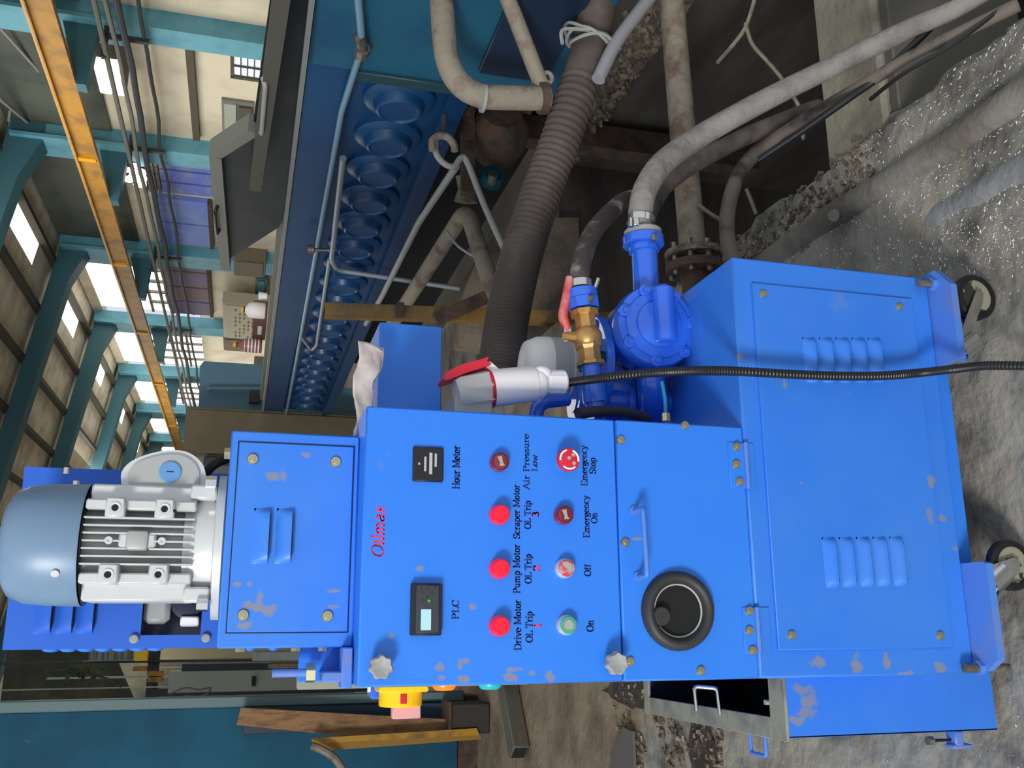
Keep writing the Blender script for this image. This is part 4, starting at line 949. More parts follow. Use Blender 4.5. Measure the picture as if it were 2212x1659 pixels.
# --- small blue box at the right
a, b_ = P(820, 880, 1.9), P(955, 706, 1.9)
add('side_box', MB().box(.40, b_.x, 1.9, 2.12, b_.z, P(820, 706, 1.9).z, .002), BLUE, M, label='plain blue box on the right flank')
# --- caster plates and casters
def caster(cx, wheel_dx, front=True):
    c = add('caster_plate', MB().prism([(cx - .100, 1.62, .128), (cx - .100, 1.568, .128), (cx - .078, 1.535, .128), (cx + .100, 1.535, .128), (cx + .104, 1.545, .128), (cx + .104, 1.62, .128)] if cx < .3 else [(cx - .100, 1.62, .128), (cx - .100, 1.535, .128), (cx + .060, 1.535, .128), (cx + .104, 1.575, .128), (cx + .104, 1.62, .128)], (0, 0, .016)), BLUE_L, M)
    return c
for (cx, fx, wx_, bolts) in ((.015, .085, None, (-.079,)), (.625, .560, .677, (.70,))):
    cpl = caster(cx, 0)
    for bx in bolts:
        add('nut', MB().cyl((bx, 1.582, .144), (bx, 1.582, .154), .014, 6), BLUE_L, cpl); add('bolt_stub', MB().cyl((bx, 1.582, .150), (bx, 1.582, .182), .0085, 12), STEELD, cpl)
        add('bolt_shank', MB().cyl((bx, 1.582, .08), (bx, 1.582, .128), .0075, 12), STEELD, cpl)
    add('fork_head', MB().lathe([(.030, 0), (.030, -.008), (.022, -.016), (.0, -.016)], (fx, 1.575, .128), (0, 0, 1), 24), CHROME, cpl)
    for dy in (-.016, .016):
        tx = (wx_ or fx + .03)
        add('fork_arm', MB().prism([(fx - .025, 1.575 + dy, .112), (fx + .028, 1.575 + dy, .112), (tx + .014, 1.575 + dy, .055), (tx + .006, 1.575 + dy, .04), (tx - .016, 1.575 + dy, .045)], (0, .003, 0)), CHROME, cpl)
    wxx, wr = (wx_ or fx + .03), .050
    add('fork_body', MB().cyl((fx - .010, 1.572, .112), (fx + .016, 1.568, .075), .024, 18), CHROME, cpl)
    add('wheel_tyre', MB().lathe([(wr * .72, -.011), (wr * .94, -.011), (wr, -.006), (wr, .006), (wr * .94, .011), (wr * .72, .011)], (wxx, 1.578, wr), (0, 1, 0), 36, caps=False), BLACKP, cpl)
    add('wheel_hub', MB().lathe([(0, -.009), (.010, -.013), (.012, -.009), (wr * .75, -.008), (wr * .75, .008), (0, .008)], (wxx, 1.578, wr), (0, 1, 0), 30), mat('dusty_wheel_hub', (140, 138, 120), .8, c2=(40, 38, 36), scale=18, lo=.5, hi=.54), cpl)
    add('axle', MB().cyl((wxx, 1.562, wr), (wxx, 1.594, wr), .006, 10), STEELD, cpl)
for (cx, cy_) in ((0.02, 2.2), (.62, 2.2)):
    add('rear_wheel', MB().cyl((cx, cy_ - .012, .045), (cx, cy_ + .012, .045), .045, 28, bev=.004), BLACKP, M); add('rear_fork', MB().box(cx - .02, cx + .02, cy_ - .02, cy_ + .02, .05, .144), CHROME, M)
p1 = P(2025, 1210, 1.66)
add('toe_plate', MB().box(.12, .52, 1.63, 1.645, .095, .144), BLUE, M)

# --- open tank at the left
tx0, ty0, ty1, tz1, tz0 = -.205, 1.69, 2.36, H - 1.017, .028
tk = add('tank_front', MB().box(tx0, XL + .03, ty0, ty0 + .004, tz0, tz1, .001), BLUE_D, M)
add('tank_side', MB().box(tx0, tx0 + .004, ty0, ty1, tz0, tz1, .001), BLUE_D, tk)
add('tank_back', MB().box(tx0, .2, ty1 - .004, ty1, tz0, tz1), BLUE_D, tk)
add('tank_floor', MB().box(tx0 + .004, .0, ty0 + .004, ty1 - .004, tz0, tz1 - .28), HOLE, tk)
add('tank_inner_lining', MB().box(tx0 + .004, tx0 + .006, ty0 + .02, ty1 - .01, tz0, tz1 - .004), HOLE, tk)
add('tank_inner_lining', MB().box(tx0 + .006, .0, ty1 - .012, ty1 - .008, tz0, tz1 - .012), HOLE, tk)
RIM = mat('dusty_rim', (140, 140, 122), .7, c2=(112, 112, 104), scale=12)
add('tank_rim', MB().box(tx0 - .006, XL + .06, ty0 - .002, ty0 + .055, tz1, tz1 + .006, .001), RIM, tk)
add('tank_rim', MB().box(tx0 - .006, tx0 + .034, ty0 + .055, ty1 - .03, tz1, tz1 + .006, .001), RIM, tk)
add('tank_rim', MB().box(tx0 - .006, XL + .06, ty1 - .03, ty1, tz1, tz1 + .006, .001), RIM, tk)
a, b_ = P(1512, 1545, 1.9), P(1550, 1552, 1.9)
add('wire_handle', MB().tube(elbow([P(1505, 1536, 1.95), P(1500, 1483, 1.95), P(1549, 1487, 1.93), P(1556, 1544, 1.93)], .008, 4), .0045, 10), CHROME, tk)
add('peg', MB().cyl(P(1652, 1517, 1.75), P(1668, 1517, 1.75), .005, 10), PIPEL, tk)
p1, p2 = P(1602, 1582, 1.78), P(1662, 1590, 1.76)
z1_, z2_ = tz1 - .012, tz1 - .075
add('side_handle', MB().tube(elbow([(tx0, 1.86, z1_ + .0), (tx0 - .045, 1.86, z1_), (tx0 - .045, 1.80, z1_), (tx0, 1.80, z1_)], .008, 4), .004, 8), BLUE_L, tk)
hk_ = P(2078, 1608, 1.70); add('side_hook', MB().box(tx0 - .03, tx0, 1.70, 1.73, tz1 - .400, tz1 - .38, .003), BLUE_L, tk)
add('side_hook', MB().box(tx0 - .034, tx0 - .026, 1.70, 1.73, tz1 - .42, tz1 - .375, .002), BLUE_L, tk)
add('hook_rod', MB().cyl((tx0 - .018, 1.715, tz1 - .385), (tx0 - .018, 1.715, tz1 - .33), .003, 8), BLACKP, tk)
add('rod_nut', MB().cyl((tx0 - .018, 1.715, tz1 - .325), (tx0 - .018, 1.715, tz1 - .337), .009, 6), STEELD, tk)

# --- pump group at the right
YP = 1.85
def A(x, y, d=YP): return qy(x, y, d)
def S(n, x=1350, y=720, d=YP): return n * sp(x, y, d)
pc1 = A(1420, 703, 1.80)
pm = add('pump_casing', MB().lathe([(S(88), .0), (S(92), -.012), (S(92), -.03), (S(84), -.036), (S(84), -.085), (S(60), -.09)], pc1, (0, -1, 0), 48), BLUE_G, M)
cf = A(1424, 700, 1.79); cf.y = 1.80
add('casing_face', MB().lathe([(S(74), 0), (S(72), .006), (S(52), .008), (S(50), .014), (S(46), .016), (0, .016)], cf, (0, -1, 0), 40), BLUE_G, pm)
for k in range(7):
    a_ = 2 * PI * k / 7 + .35; c = pc1 + Vector((math.cos(a_), 0, math.sin(a_))) * S(80)
    add('casing_lug', MB().cyl(c, c + Vector((0, -.008, 0)), S(13), 16, bev=.001), BLUE_G, pm); add('lug_bolt', MB().cyl(c + Vector((0, -.008, 0)), c + Vector((0, -.013, 0)), S(6), 6), BLUE_G, pm)
b1, b2 = A(1434, 620, 1.77), A(1443, 737, 1.77); b1.y = b2.y = 1.776
add('face_barrel', MB().cyl(b2, b1, S(23), 28, bev=.003), BLUE_G, pm)
add('barrel_cap', MB().cyl(b1, b1 + (b1 - b2).normalized() * .004, S(15), 20), BLUE_G, pm)
mb = MB().lathe([(S(86), -.088), (S(86), -.108)], pc1, (0, -1, 0), 48); add('name_band', mb, mat('plate_band', (150, 148, 134), .5, c2=(52, 50, 46), scale=30, lo=.46, hi=.54), pm)
# flange joints between casing and spout / return
d_ = (A(1396, 560) - A(1404, 790)).normalized()
o1 = A(1397, 648); add('joint_ring', MB().cyl(o1 - d_ * .006, o1 + d_ * .006, S(35), 28), PIPEL, pm)
sp0, sp1 = A(1397, 655), A(1391, 530)
add('spout_pipe', MB().cyl(sp0, sp1, S(29), 28), BLUE_G, M)
fl1 = A(1390, 532); fl2 = A(1389, 512)
spf = add('spout_flange', MB().cyl(fl1, fl2, S(46), 32, bev=.002), BLUE_G, M)
add('spout_collar', MB().cyl(fl1, A(1391, 545), S(34), 24), BLUE_G, M)
add('flange_gasket', MB().cyl(fl2, A(1388, 498), S(42), 28, bev=.003), PIPEL, M)
add('tie_nut', MB().cyl(A(1413, 520, 1.80), A(1413, 508, 1.80), .007, 6), STEELD, M)
o2 = A(1404, 772); add('joint_ring', MB().cyl(o2, o2 - d_ * .010, S(42), 8), PIPEL, pm)
add('return_pipe', MB().tube(elbow([o2 - d_ * .01, A(1408, 850), A(1408, 905, 1.95)], .05), S(30), 24), BLUE_G, M)
add('pump_block', MB().lathe([(0, -.07), (S(70), -.06), (S(80), 0), (S(70), .07), (0, .075)], A(1345, 840, 1.98), (-.2, 0, 1), 36), BLUE_G, M)
add('manifold_pipe', MB().cyl(A(1235, 862, 1.93), A(1440, 872, 1.93), S(30), 24), BLUE_G, M)
for x in (1238, 1345): add('manifold_flange', MB().cyl(A(x, 866, 1.93), A(x + 12, 867, 1.93), S(44), 24), BLUE_G, M)
add('blue_elbow', MB().tube(elbow([A(1225, 862, 1.82), A(1165, 868, 1.80), A(1155, 905, 1.80)], .03), S(15), 16), BLUE_G, M)
add('black_hose_stub', MB().tube(smoothpath([A(1248, 893, 1.70), A(1300, 888, 1.72), A(1350, 890, 1.74), A(1400, 905, 1.78)], 8), S(11), 14), BLACKR, M)
# round base flange of the small vertical motor, and the motor itself
vf = A(1275, 800, 1.96)
bf = add('motor_base_flange', MB().cyl(vf + Vector((0, 0, -.012)), vf + Vector((0, 0, .008)), S(125), 40, bev=.002), BLUE_G, M)
for k in range(6):
    a_ = 2 * PI * k / 6 - .5; c = vf + Vector((math.cos(a_), math.sin(a_), 0)) * S(104)
    add('flange_bolt', MB().cyl(c + Vector((0, 0, .008)), c + Vector((0, 0, .018)), S(12), 6), BLACKP, bf)
add('flange_neck', MB().cyl(vf + Vector((0, 0, -.09)), vf + Vector((0, 0, -.012)), S(60), 30), BLUE_G, bf)
vb, vt = vf.z + .008, A(1126, 790, 1.96).z
sm = add('small_motor', MB().lathe([(S(72), 0), (S(72), (vt - vb) * .32), (S(68), (vt - vb) * .34), (S(68), (vt - vb) * .62)], (vf.x, vf.y, vb), (0, 0, 1), 40), GREYP, M)
add('motor_hood', MB().lathe([(S(68), 0), (S(66), (vt - vb) * .18), (S(54), (vt - vb) * .34), (S(30), (vt - vb) * .38), (0, (vt - vb) * .385)], (vf.x, vf.y, vb + (vt - vb) * .62), (0, 0, 1), 40), mat('pale_hood', (226, 224, 218), .4), sm, angle=1.2)
vs = None
for k in range(20):
    a_ = 2 * PI * k / 20; d = Vector((math.cos(a_), math.sin(a_), 0)); c = Vector((vf.x, vf.y, vb + (vt - vb) * .22)) + d * S(72)
    add('vent_slot', MB().obox(c, d, Vector((-d.y, d.x, 0)), Vector((0, 0, 1)), .0015, .006, (vt - vb) * .13), BLACKR, sm)
# brass ball valve
v0, v1 = A(1262, 672, 1.79), A(1276, 790, 1.79); dv = (v0 - v1).normalized(); Lv = (v0 - v1).length
vu = Vector((0, 0, 1)); 
bv = add('valve_body', MB().lathe([(S(31), 0), (S(31), Lv * .06), (S(25), Lv * .08), (S(24), Lv * .28), (S(29), Lv * .34), (S(29), Lv * .60), (S(23), Lv * .66), (S(23), Lv * .90), (S(31), Lv * .91), (S(31), Lv)], v1, dv, 8), BRASS, M, angle=.3)
add('valve_centre', MB().sphere((v0 + v1) / 2, S(31), (1, 1, 1), 20, 12), BRASS, bv)
vc = (v0 + v1) / 2
add('valve_stem', MB().cyl(vc + Vector((0, 0, S(20))), vc + Vector((0, 0, S(44))), S(12), 8), BRASS, bv)
st_ = A(1228, 738, 1.79)
add('stem_nut', MB().cyl(vc + Vector((0, -.0, S(40))), vc + Vector((0, 0, S(52))), S(10), 6), BRASS, bv)
add('lever', MB().bar(vc + Vector((-.012, 0, S(44))), A(1226, 705, 1.79), .014, .0035, (0, 1, 0)), CHROME, bv)
add('lever_grip', MB().tube(smoothpath([A(1228, 712, 1.79), A(1221, 698, 1.79), A(1216, 680, 1.79), A(1222, 650, 1.79), A(1232, 600, 1.79)], 5), lambda t: S(6 + 4 * min(1, t * 3)), 12), REDGRIP, bv)
add('valve_pipe', MB().cyl(v1, v1 - dv * .10, S(20), 20), BLUE_G, M); add('pipe_socket', MB().cyl(v1 - dv * .04, v1 - dv * .08, S(25), 20), BLUE_G, M)
n0, n1 = v0, A(1256, 622, 1.79)
add('valve_flange', MB().cyl(v0 + dv * .004, v0 + dv * .026, S(34), 8), BLUE_G, M); add('hose_flange', MB().cyl(v0 + dv * .027, v0 + dv * .046, S(32), 28), BLUE_G, M)
add('flange_bolt', MB().cyl(A(1276, 652, 1.75), A(1276, 640, 1.75), .006, 6), STEELD, M)
# cyan air tube
add('air_tube', MB().tube(smoothpath([A(1430, 826, 1.68), A(1436, 860, 1.665), A(1438, 895, 1.655)], 6), .0042, 12), CYANT, M, label='short cyan plastic tube')
add('tube_nut', MB().cyl(A(1438, 893, 1.655), A(1439, 910, 1.655), .0085, 6), ZINC, M)
add('drain_hole', MB().cyl(A(1472, 891, 1.60) + Vector((0, .1, 0)), A(1472, 891, 1.60) + Vector((0, .099, 0)), .004, 10), HOLE, M)

# =====================================================================
#                 LOOSE THINGS ON AND AROUND THE MACHINE
# =====================================================================
# plug and its black conduit
pl = root('power_cable', qy(1090, 840, 1.72), 'black ribbed power conduit with white and red industrial plug hanging over the machine front', 'cable')
Yp = 1.72
def B(x, y, d=Yp): return qy(x, y, d)
pa, pb = B(1056, 840), B(1155, 828); pd = (pb - pa).normalized()
r1 = sp(1100, 835, Yp)
add('plug_shell', MB().lathe([(r1 * 40, 0), (r1 * 41, .004), (r1 * 39, (pb - pa).length - .004), (r1 * 37, (pb - pa).length)], pa, pd, 36), WHITEP, pl)
add('plug_collar', MB().lathe([(r1 * 35, 0), (r1 * 35, .012), (r1 * 28, .020), (r1 * 24, .022)], pb, pd, 32), WHITEP, pl)
pg = pb + pd * .020; ge = B(1222, 826)
add('gland', MB().lathe([(r1 * 22, 0), (r1 * 27, .008), (r1 * 27, (ge - pg).length - .004), (r1 * 22, (ge - pg).length)], pg, (ge - pg), 12), WHITEP, pl, angle=.3)
add('cord_neck', MB().sphere(pb + pd * .012 + Vector((.014, -.01, .0)), r1 * 20, (1, 1, 1.2), 14, 10), WHITEP, pl)
add('red_ring', MB().lathe([(r1 * 41.5, -.003), (r1 * 42.5, -.001), (r1 * 42.5, .002), (r1 * 41.5, .004)], pa, pd, 36, caps=False), REDP, pl)
inlet = add('inlet_socket', MB().lathe([(r1 * 34, 0), (r1 * 40, .010), (r1 * 43, (pa - B(985, 852)).length)], B(985, 852), (pa - B(985, 852)), 8), mat('inlet_grey', (188, 186, 184), .5), M)
add('socket_box', MB().box(.345, .43, 1.70, 1.80, B(1060, 860).z, B(978, 860).z, .004), mat('socket_box_grey', (150, 150, 152), .5), M)
add('red_lid', MB().prism([B(x, y, 1.70) for x, y in ((957, 817), (965, 803), (1000, 786), (1040, 776), (1056, 770), (1052, 780), (1062, 786), (1052, 791), (1010, 804), (975, 818), (962, 822))], (0, .055, 0)), REDP, M, label='red flip lid of the power inlet', angle=1.0)
add('lid_arm', MB().prism([B(x, y, 1.71) for x, y in ((1048, 792), (1058, 780), (1082, 800), (1070, 806))], (0, .03, 0)), WHITEP, M)
cpx = [(1221, 827, 1.72), (1300, 817, 1.68), (1400, 806, 1.60), (1500, 801, 1.56), (1590, 802, 1.555), (1700, 808, 1.555), (1800, 812, 1.555), (1900, 812, 1.55), (1980, 806, 1.545), (2060, 797, 1.50), (2130, 790, 1.47), (2240, 791, 1.44)]
cp_ = smoothpath([qy(*c) for c in cpx], 60)
N_ = len(cp_)
add('conduit', MB().tube(cp_, lambda t: .0082 * (1 + (.13 if int(t * N_ / 2) % 2 else 0)), 12), BLACKP, pl, angle=.2)

# crumpled paper on the box top
def crumple(u, v):
    return .012 * fn(u * 3, v * 5, 1) + .010 * fn(u * 9, v * 9, 2)
mb = MB(); nu, nv = 40, 22; V = {}
for i in range(nu + 1):
    for j in range(nv + 1):
        u, v = i / nu, j / nv          # u along the strip, v across (folded over)
        fold = abs((v * 3.0) % 2 - 1)
        wpx = 30 + 26 * u
        c0 = qy(764 + 6 * math.sin(u * 9) + wpx * (1 - fold) + 6 * u, 942 - 205 * u + 16 * (1 - fold) * u, 1.72 + .09 * u + .016 * v)
        V[i, j] = mb.b.verts.new(c0 + Vector((.004 * fn(u * 6, v * 4), .010 * fn(u * 5, v * 4, 3), .003 * fn(u * 7, v * 5, 5))))
for i in range(nu):
    for j in range(nv): mb.b.faces.new((V[i, j], V[i + 1, j], V[i + 1, j + 1], V[i, j + 1]))
pp = tag(add('crumpled_paper', mb, PAPER, angle=.5), 'crumpled whitish paper wedged on the machine beside the control box top', 'paper')
sol = pp.modifiers.new('thick', 'SOLIDIFY'); sol.thickness = .0012

# big grey hose with clamp
gh = root('suction_hose', qy(1700, 190, 1.9), 'thick dusty grey hose arching from the pump spout away to the top right', 'hose')
hp_ = [(1383, 495, 1.85), (1384, 455, 1.85), (1396, 405, 1.85), (1432, 352, 1.86), (1500, 302, 1.87), (1600, 244, 1.83), (1700, 192, 1.80), (1800, 143, 1.75), (1890, 98, 1.68), (1970, 60, 1.60), (2060, 22, 1.52), (2150, -30, 1.46)]
add('hose_wall', MB().tube(smoothpath([qy(*c) for c in hp_], 8), lambda t: .0285 - .011 * max(0, t - .3), 24), HOSEG, gh, angle=2)
c0, c1 = qy(1384, 484, 1.85), qy(1385, 470, 1.85)
add('hose_clamp', MB().lathe([(.0325, 0), (.0325, (c1 - c0).length)], c0, c1 - c0, 32), CHROME, gh)
add('clamp_screw', MB().cyl(qy(1363, 490, 1.81), qy(1363, 472, 1.81), .006, 8), CHROME, gh); add('clamp_housing', MB().obox(qy(1373, 480, 1.815), *[Vector(v) for v in ((1, 0, 0), (0, 1, 0), (0, 0, 1))], .02, .01, .014, .002), CHROME, gh)

h2_ = root('return_hose', qy(1270, 550, 1.8), 'dark short hose with chalky smears leaving the brass valve', 'hose')
add('hose_wall', MB().tube(smoothpath([qy(1254, 625, 1.79), qy(1253, 590, 1.79), qy(1262, 545, 1.82), qy(1284, 498, 1.88), (qy(1322, 455, 1.98)), qy(1352, 432, 2.05), qy(1395, 425, 2.15)], 8), .0215, 20), HOSED, h2_, angle=2)
c0, c1 = qy(1255, 622, 1.79), qy(1254, 607, 1.79)
add('hose_clamp', MB().lathe([(.0245, 0), (.0245, (c1 - c0).length)], c0, c1 - c0, 28), CHROME, h2_)
add('clamp_screw', MB().cyl(qy(1285, 622, 1.77), qy(1292, 602, 1.77), .005, 8), CHROME, h2_)

h3 = root('drain_hose', qy(1570, 450, 2.0), 'brown-grey hose curling up behind the blue cabinet and off to the upper right', 'hose')
add('hose_wall', MB().tube(smoothpath([qy(1600, 600, 1.98), qy(1578, 545, 2.0), qy(1570, 490, 2.02), qy(1577, 430, 2.03), qy(1603, 365, 2.04), qy(1650, 315, 2.05), qy(1720, 268, 1.96), qy(1790, 226, 1.84), qy(1870, 180, 1.70), qy(1960, 128, 1.60), qy(2060, 78, 1.50), qy(2200, 10, 1.40)], 8), lambda t: .020 if t < .5 else .015, 18), HOSEB, h3, angle=2)
tag(add('black_cable', MB().tube(smoothpath([qy(1640, 345, 1.95), qy(1740, 278, 1.84), qy(1830, 215, 1.74), qy(1905, 160, 1.66), qy(2010, 60, 1.58), qy(2080, -20, 1.54)], 8), .009, 10), BLACKP), 'black cable running beside the brown-grey hose at upper right', 'cable')
tag(add('thin_black_cable', MB().tube(smoothpath([qy(1880, 215, 1.68), qy(1950, 160, 1.58), qy(2060, 95, 1.48), qy(2160, 20, 1.42)], 8), .005, 8), BLACKP), 'thin black cable near the pit edge at upper right', 'cable')
bh = [qy(1396, 470, 1.99), qy(1415, 430, 2.02), qy(1440, 396, 2.05), qy(1500, 352, 2.04), qy(1600, 300, 2.03), qy(1700, 258, 2.02), qy(1770, 232, 2.02)]
tag(add('dark_hose', MB().tube(smoothpath(bh, 8), .024, 18), mat('dark_dusty_hose', (58, 52, 50), .8, c2=(88, 80, 76), scale=10), angle=2), 'dark dusty hose directly under the big grey hose', 'hose')

# ridge pipe half sunk in the floor, and a second low one
def ridge(name, label, pts, r, sink, m_):
    P_ = smoothpath(pts, 10); P_ = [p + Vector((0, 0, -sink)) for p in P_]
    return tag(add(name, MB().tube(P_, r, 20), m_, angle=2), label, 'pipe')
RIDGE = mat('dusty_floor_pipe', (128, 124, 116), .7, c2=(104, 98, 88), scale=6, bump=.3)
ridge('floor_pipe', 'smooth dusty pipe half buried in the floor alongside the pit', [(1.10, 1.0, 0), (1.085, 1.5, 0), (1.095, 1.9, 0), (1.11, 2.2, 0), (1.10, 2.6, 0), (1.08, 3.0, 0)], .042, .018, RIDGE)
ridge('floor_pipe', 'second lower dusty pipe in the floor nearer the machine', [(.93, 1.0, 0), (.925, 1.4, -.003), (.93, 1.6, -.008), (.935, 1.8, -.02), (.945, 2.05, -.06)], .060, .046, mat('grey_floor_pipe', (140, 141, 142), .75, c2=(112, 112, 110), scale=6, bump=.3))
c = Vector((1.085, 2.06, .022)); tag(add('floor_stud', MB().cyl(c, c + Vector((-.006, -.004, .008)), .016, 20), PIPEG), 'small pale round stud on the half buried pipe', 'stud')

# swarf chips strewn over the floor
ch = MB()
def chips(n, fx, s0, s1):
    for _ in range(n):
        x, y = fx()
        s_ = random.uniform(s0, s1); rm = Matrix.Rotation(random.uniform(0, 6.3), 3, 'Z') @ Matrix.Rotation(random.uniform(-.5, .5), 3, 'X')
        c_ = Vector((x, y, floorz(x, y) + s_ * .25)); pts = [c_ + rm @ Vector(v) for v in ((-s_, 0, 0), (0, -s_ * .3, 0), (s_, 0, s_ * .3), (0, s_ * .3, s_ * .2))]
        vs_ = [ch.b.verts.new(p) for p in pts]; ch.b.faces.new(vs_)
        top = ch.b.verts.new(c_ + Vector((0, 0, s_ * .45)))
        for k in range(4): ch.b.faces.new((vs_[k], vs_[(k + 1) % 4], top))
chips(2600, lambda: (random.uniform(.72, 1.25), 1.25 + 1.4 * random.random() ** 1.3), .0015, .006)
chips(350, lambda: (random.gauss(.82, .06), random.gauss(1.55, .1)), .001, .0035)
chips(300, lambda: (random.uniform(-.55, -.15), random.uniform(1.4, 2.6)), .001, .004)
tag(add('swarf_chips', ch, SLAG, smooth=False), 'tiny pale metal chips strewn over the oily floor', 'metal chips', kind='stuff')
# crumbly spoil heap at the broken edge
hp = MB()
for _ in range(420):
    x = random.gauss(1.17, .05); y = random.uniform(1.9, 2.75); s_ = random.uniform(.003, .010)
    c_ = Vector((min(x, 1.25), y, floorz(x, y) + s_ * .3)); rm = Matrix.Rotation(random.uniform(0, 6), 3, Vector((random.random(), .3, random.random())).normalized()).transposed()
    hp.obox(c_, *[Vector(v) for v in rm], s_ * 1.8, s_, s_)
tag(add('spoil', hp, DIRT, smooth=False), 'crumbs of earth along the broken pit edge', 'earth crumbs', kind='stuff')

# =====================================================================
#                          LEFT BACKGROUND
# =====================================================================
lm = root('teal_machine_housing', (-1.7, 7.0, 0), 'tall teal machine housing filling the left behind the blue machine', 'machine')
add('front_panel', MB().box(-3.6, -.45, 6.2, 6.23, .14, 4.2, .004), TEALM, lm)
add('corner_edge', MB().box(-.45, -.385, 6.19, 6.26, .1, 4.2, .008), mat('grey_corner_edge', (92, 116, 118), .5), lm)
add('side_panel', MB().box(-.44, -.40, 6.26, 6.5, .1, 4.2), DGREEN, lm)
add('plinth', MB().box(-3.6, -.42, 6.24, 6.5, 0, .14), RUST, lm)
add('dark_step', MB().box(-.60, -.45, 6.14, 6.2, .10, 1.45, .004), mat('dark_teal_step', (14, 46, 66), .5), lm)  # raised box in a darker teal than the front panel
# timber and steel leaning on it
pt = [qy(517, 1531, 6.0), qy(512, 1570, 6.0), qy(985, 1602, 5.9), qy(990, 1570, 5.9)]
tag(add('wooden_plank', MB().prism([qy(520, 1529, 6.0), qy(511, 1566, 6.0), qy(760, 1592, 6.0), qy(990, 1573, 6.0), qy(985, 1555, 6.0)], (0, .04, 0)), WOOD), 'weathered brown plank leaning against the teal housing', 'plank')
ya = root('yellow_angle_steel', qy(1040, 1585, 5.9), 'worn yellow steel angle bar leaning against the teal housing', 'steel bar')
add('leg', MB().prism([qy(672, 1595, 5.9), qy(676, 1606, 5.9), qy(1036, 1588, 5.9), qy(1030, 1573, 5.9)], (0, .02, 0)), YELST, ya)
add('leg', MB().prism([qy(676, 1606, 5.9), qy(700, 1622, 5.9), qy(1040, 1597, 5.9), qy(1036, 1588, 5.9)], (0, .05, 0)), mat('shaded_yellow_steel', (140, 100, 24), .6), ya)  # second leg in darker yellow, its shade put into the colour
tag(add('grey_strap', MB().tube(smoothpath([qy(672, 1610, 5.8), qy(700, 1622, 5.8), qy(725, 1640, 5.8), qy(750, 1680, 5.8)], 6), .022, 8), PIPEG), 'pale grey strap curling off the top of the yellow angle bar', 'strap')
bx = root('dark_crate', qz(1030, 1560, .0), 'low dark rusty crate at the foot of the teal housing', 'crate')
a, b_ = qy(1030, 1600, 5.95), qy(990, 1505, 5.95)
add('crate_body', MB().box(-.62, -.44, 5.92, 6.12, .0, .24, .01), mat('dark_crate', (52, 48, 44), .8), bx); add('crate_lid', MB().box(-.63, -.43, 5.91, 6.13, .24, .26, .004), RUST, bx)
# square tube on the floor
rt = root('rusty_square_tube', qz(1110, 1560, .05), 'rusty square steel tube lying on the floor behind the machine', 'steel tube')
a, b_ = qz(1122, 1626, .05), qz(1096, 1480, .05)
d = (b_ - a).normalized(); b_ = a + d * 1.1
up = Vector((0, 0, 1)); sd = d.cross(up)
add('tube_wall', MB().bar(a, b_, .115, .09, up, .006), mat('rusty_tube', (86, 84, 74), .8, c2=(140, 84, 54), scale=3.2, lo=.5, hi=.58), rt)
add('tube_mouth', MB().obox(a - d * .001, sd, up, d, .095, .07, .004), HOLE, rt)
# hollows, kerb and cloth-like spoil on the floor at left
for i, (x, y, sx, sy, lb) in enumerate(((1520, 1650, .16, .10, 'dark hollow in the broken floor at the lower left'), (1375, 1500, .05, .32, 'dark crack in the floor beside the tank'))):
    p = qz(x, y, .004); mb = MB(); n = 30
    mb.b.faces.new([mb.b.verts.new(p + Vector((math.cos(2 * PI * k / n) * sx * (1 + .35 * fn(k * .9, i)), math.sin(2 * PI * k / n) * sy * (1 + .35 * fn(k * .7, i + 3)), .003))) for k in range(n)])
    mb.b.faces.ensure_lookup_table()
    tag(add('floor_hollow', mb, mat('wet_hollow', (40, 34, 30), .7, c2=(66, 58, 50), scale=20), smooth=False), lb, 'hollow')
lp = MB()
for _ in range(500):
    p = qz(random.uniform(1330, 1560), random.uniform(1470, 1659), 0); s_ = random.uniform(.004, .016)
    if noise.noise(p * 5) < -.05: continue
    rm = Matrix.Rotation(random.uniform(0, 6), 3, Vector((random.random(), .3, random.random())).normalized()).transposed()
    lp.obox(p + Vector((0, 0, s_ * .2)), *[Vector(v) for v in rm], s_ * 2, s_, s_ * .6)
tag(add('debris', lp, DIRT, smooth=False), 'flaky debris scattered over the floor left of the tank', 'debris', kind='stuff')
tag(add('metal_offcut', MB().prism([qz(x, y, .02) for x, y in ((1320, 1659), (1350, 1570), (1372, 1580), (1375, 1659))], (0, 0, .012)), mat('grey_offcut', (92, 88, 84), .6)), 'flat grey metal offcut lying on the floor at lower left', 'metal plate')

# items seen in the gap between the blue machine and the teal housing
wp = root('white_panel_box', qy(600, 1485, 9.0), 'pale white upright panel box behind the blue machine at left', 'cabinet')
a, b_ = qy(362, 1497, 9.0), qy(604, 1452, 9.0)
add('panel_body', MB().box(a.x, b_.x + .02, 9.0, 9.3, 0, a.z), PALE, wp)
add('panel_side', MB().box(b_.x + .02, b_.x + .08, 9.0, 9.3, 0, a.z - .1), WIRED, wp)
add('latch', MB().box((a.x + b_.x) / 2 - .03, (a.x + b_.x) / 2 + .05, 8.97, 9.0, b_.z + .20, b_.z + .235), BLACKP, wp)
add('wire_tangle', MB().tube(smoothpath([qy(365, 1500, 8.9), qy(400, 1486, 8.9), qy(430, 1490, 8.9), qy(455, 1486, 8.9), qy(445, 1500, 8.9), qy(425, 1504, 8.9), qy(398, 1502, 8.9)], 6), .008, 6), WIREG, wp)
def upright(name, label, cat, y0, y1, ya_, yb_, d, m_, x1=None):
    a, b_ = qy(y0, yb_, d), qy(y1, ya_, d)
    return tag(add(name, MB().box(min(a.x, b_.x), max(a.x, b_.x), d, d + .12, b_.z if x1 is None else 0, a.z, .004), m_), label, cat)
upright('pale_rail', 'pale upright rail directly left of the back plate', 'rail', 300, 600, 1438, 1444, 10.5, PALE, x1=0)
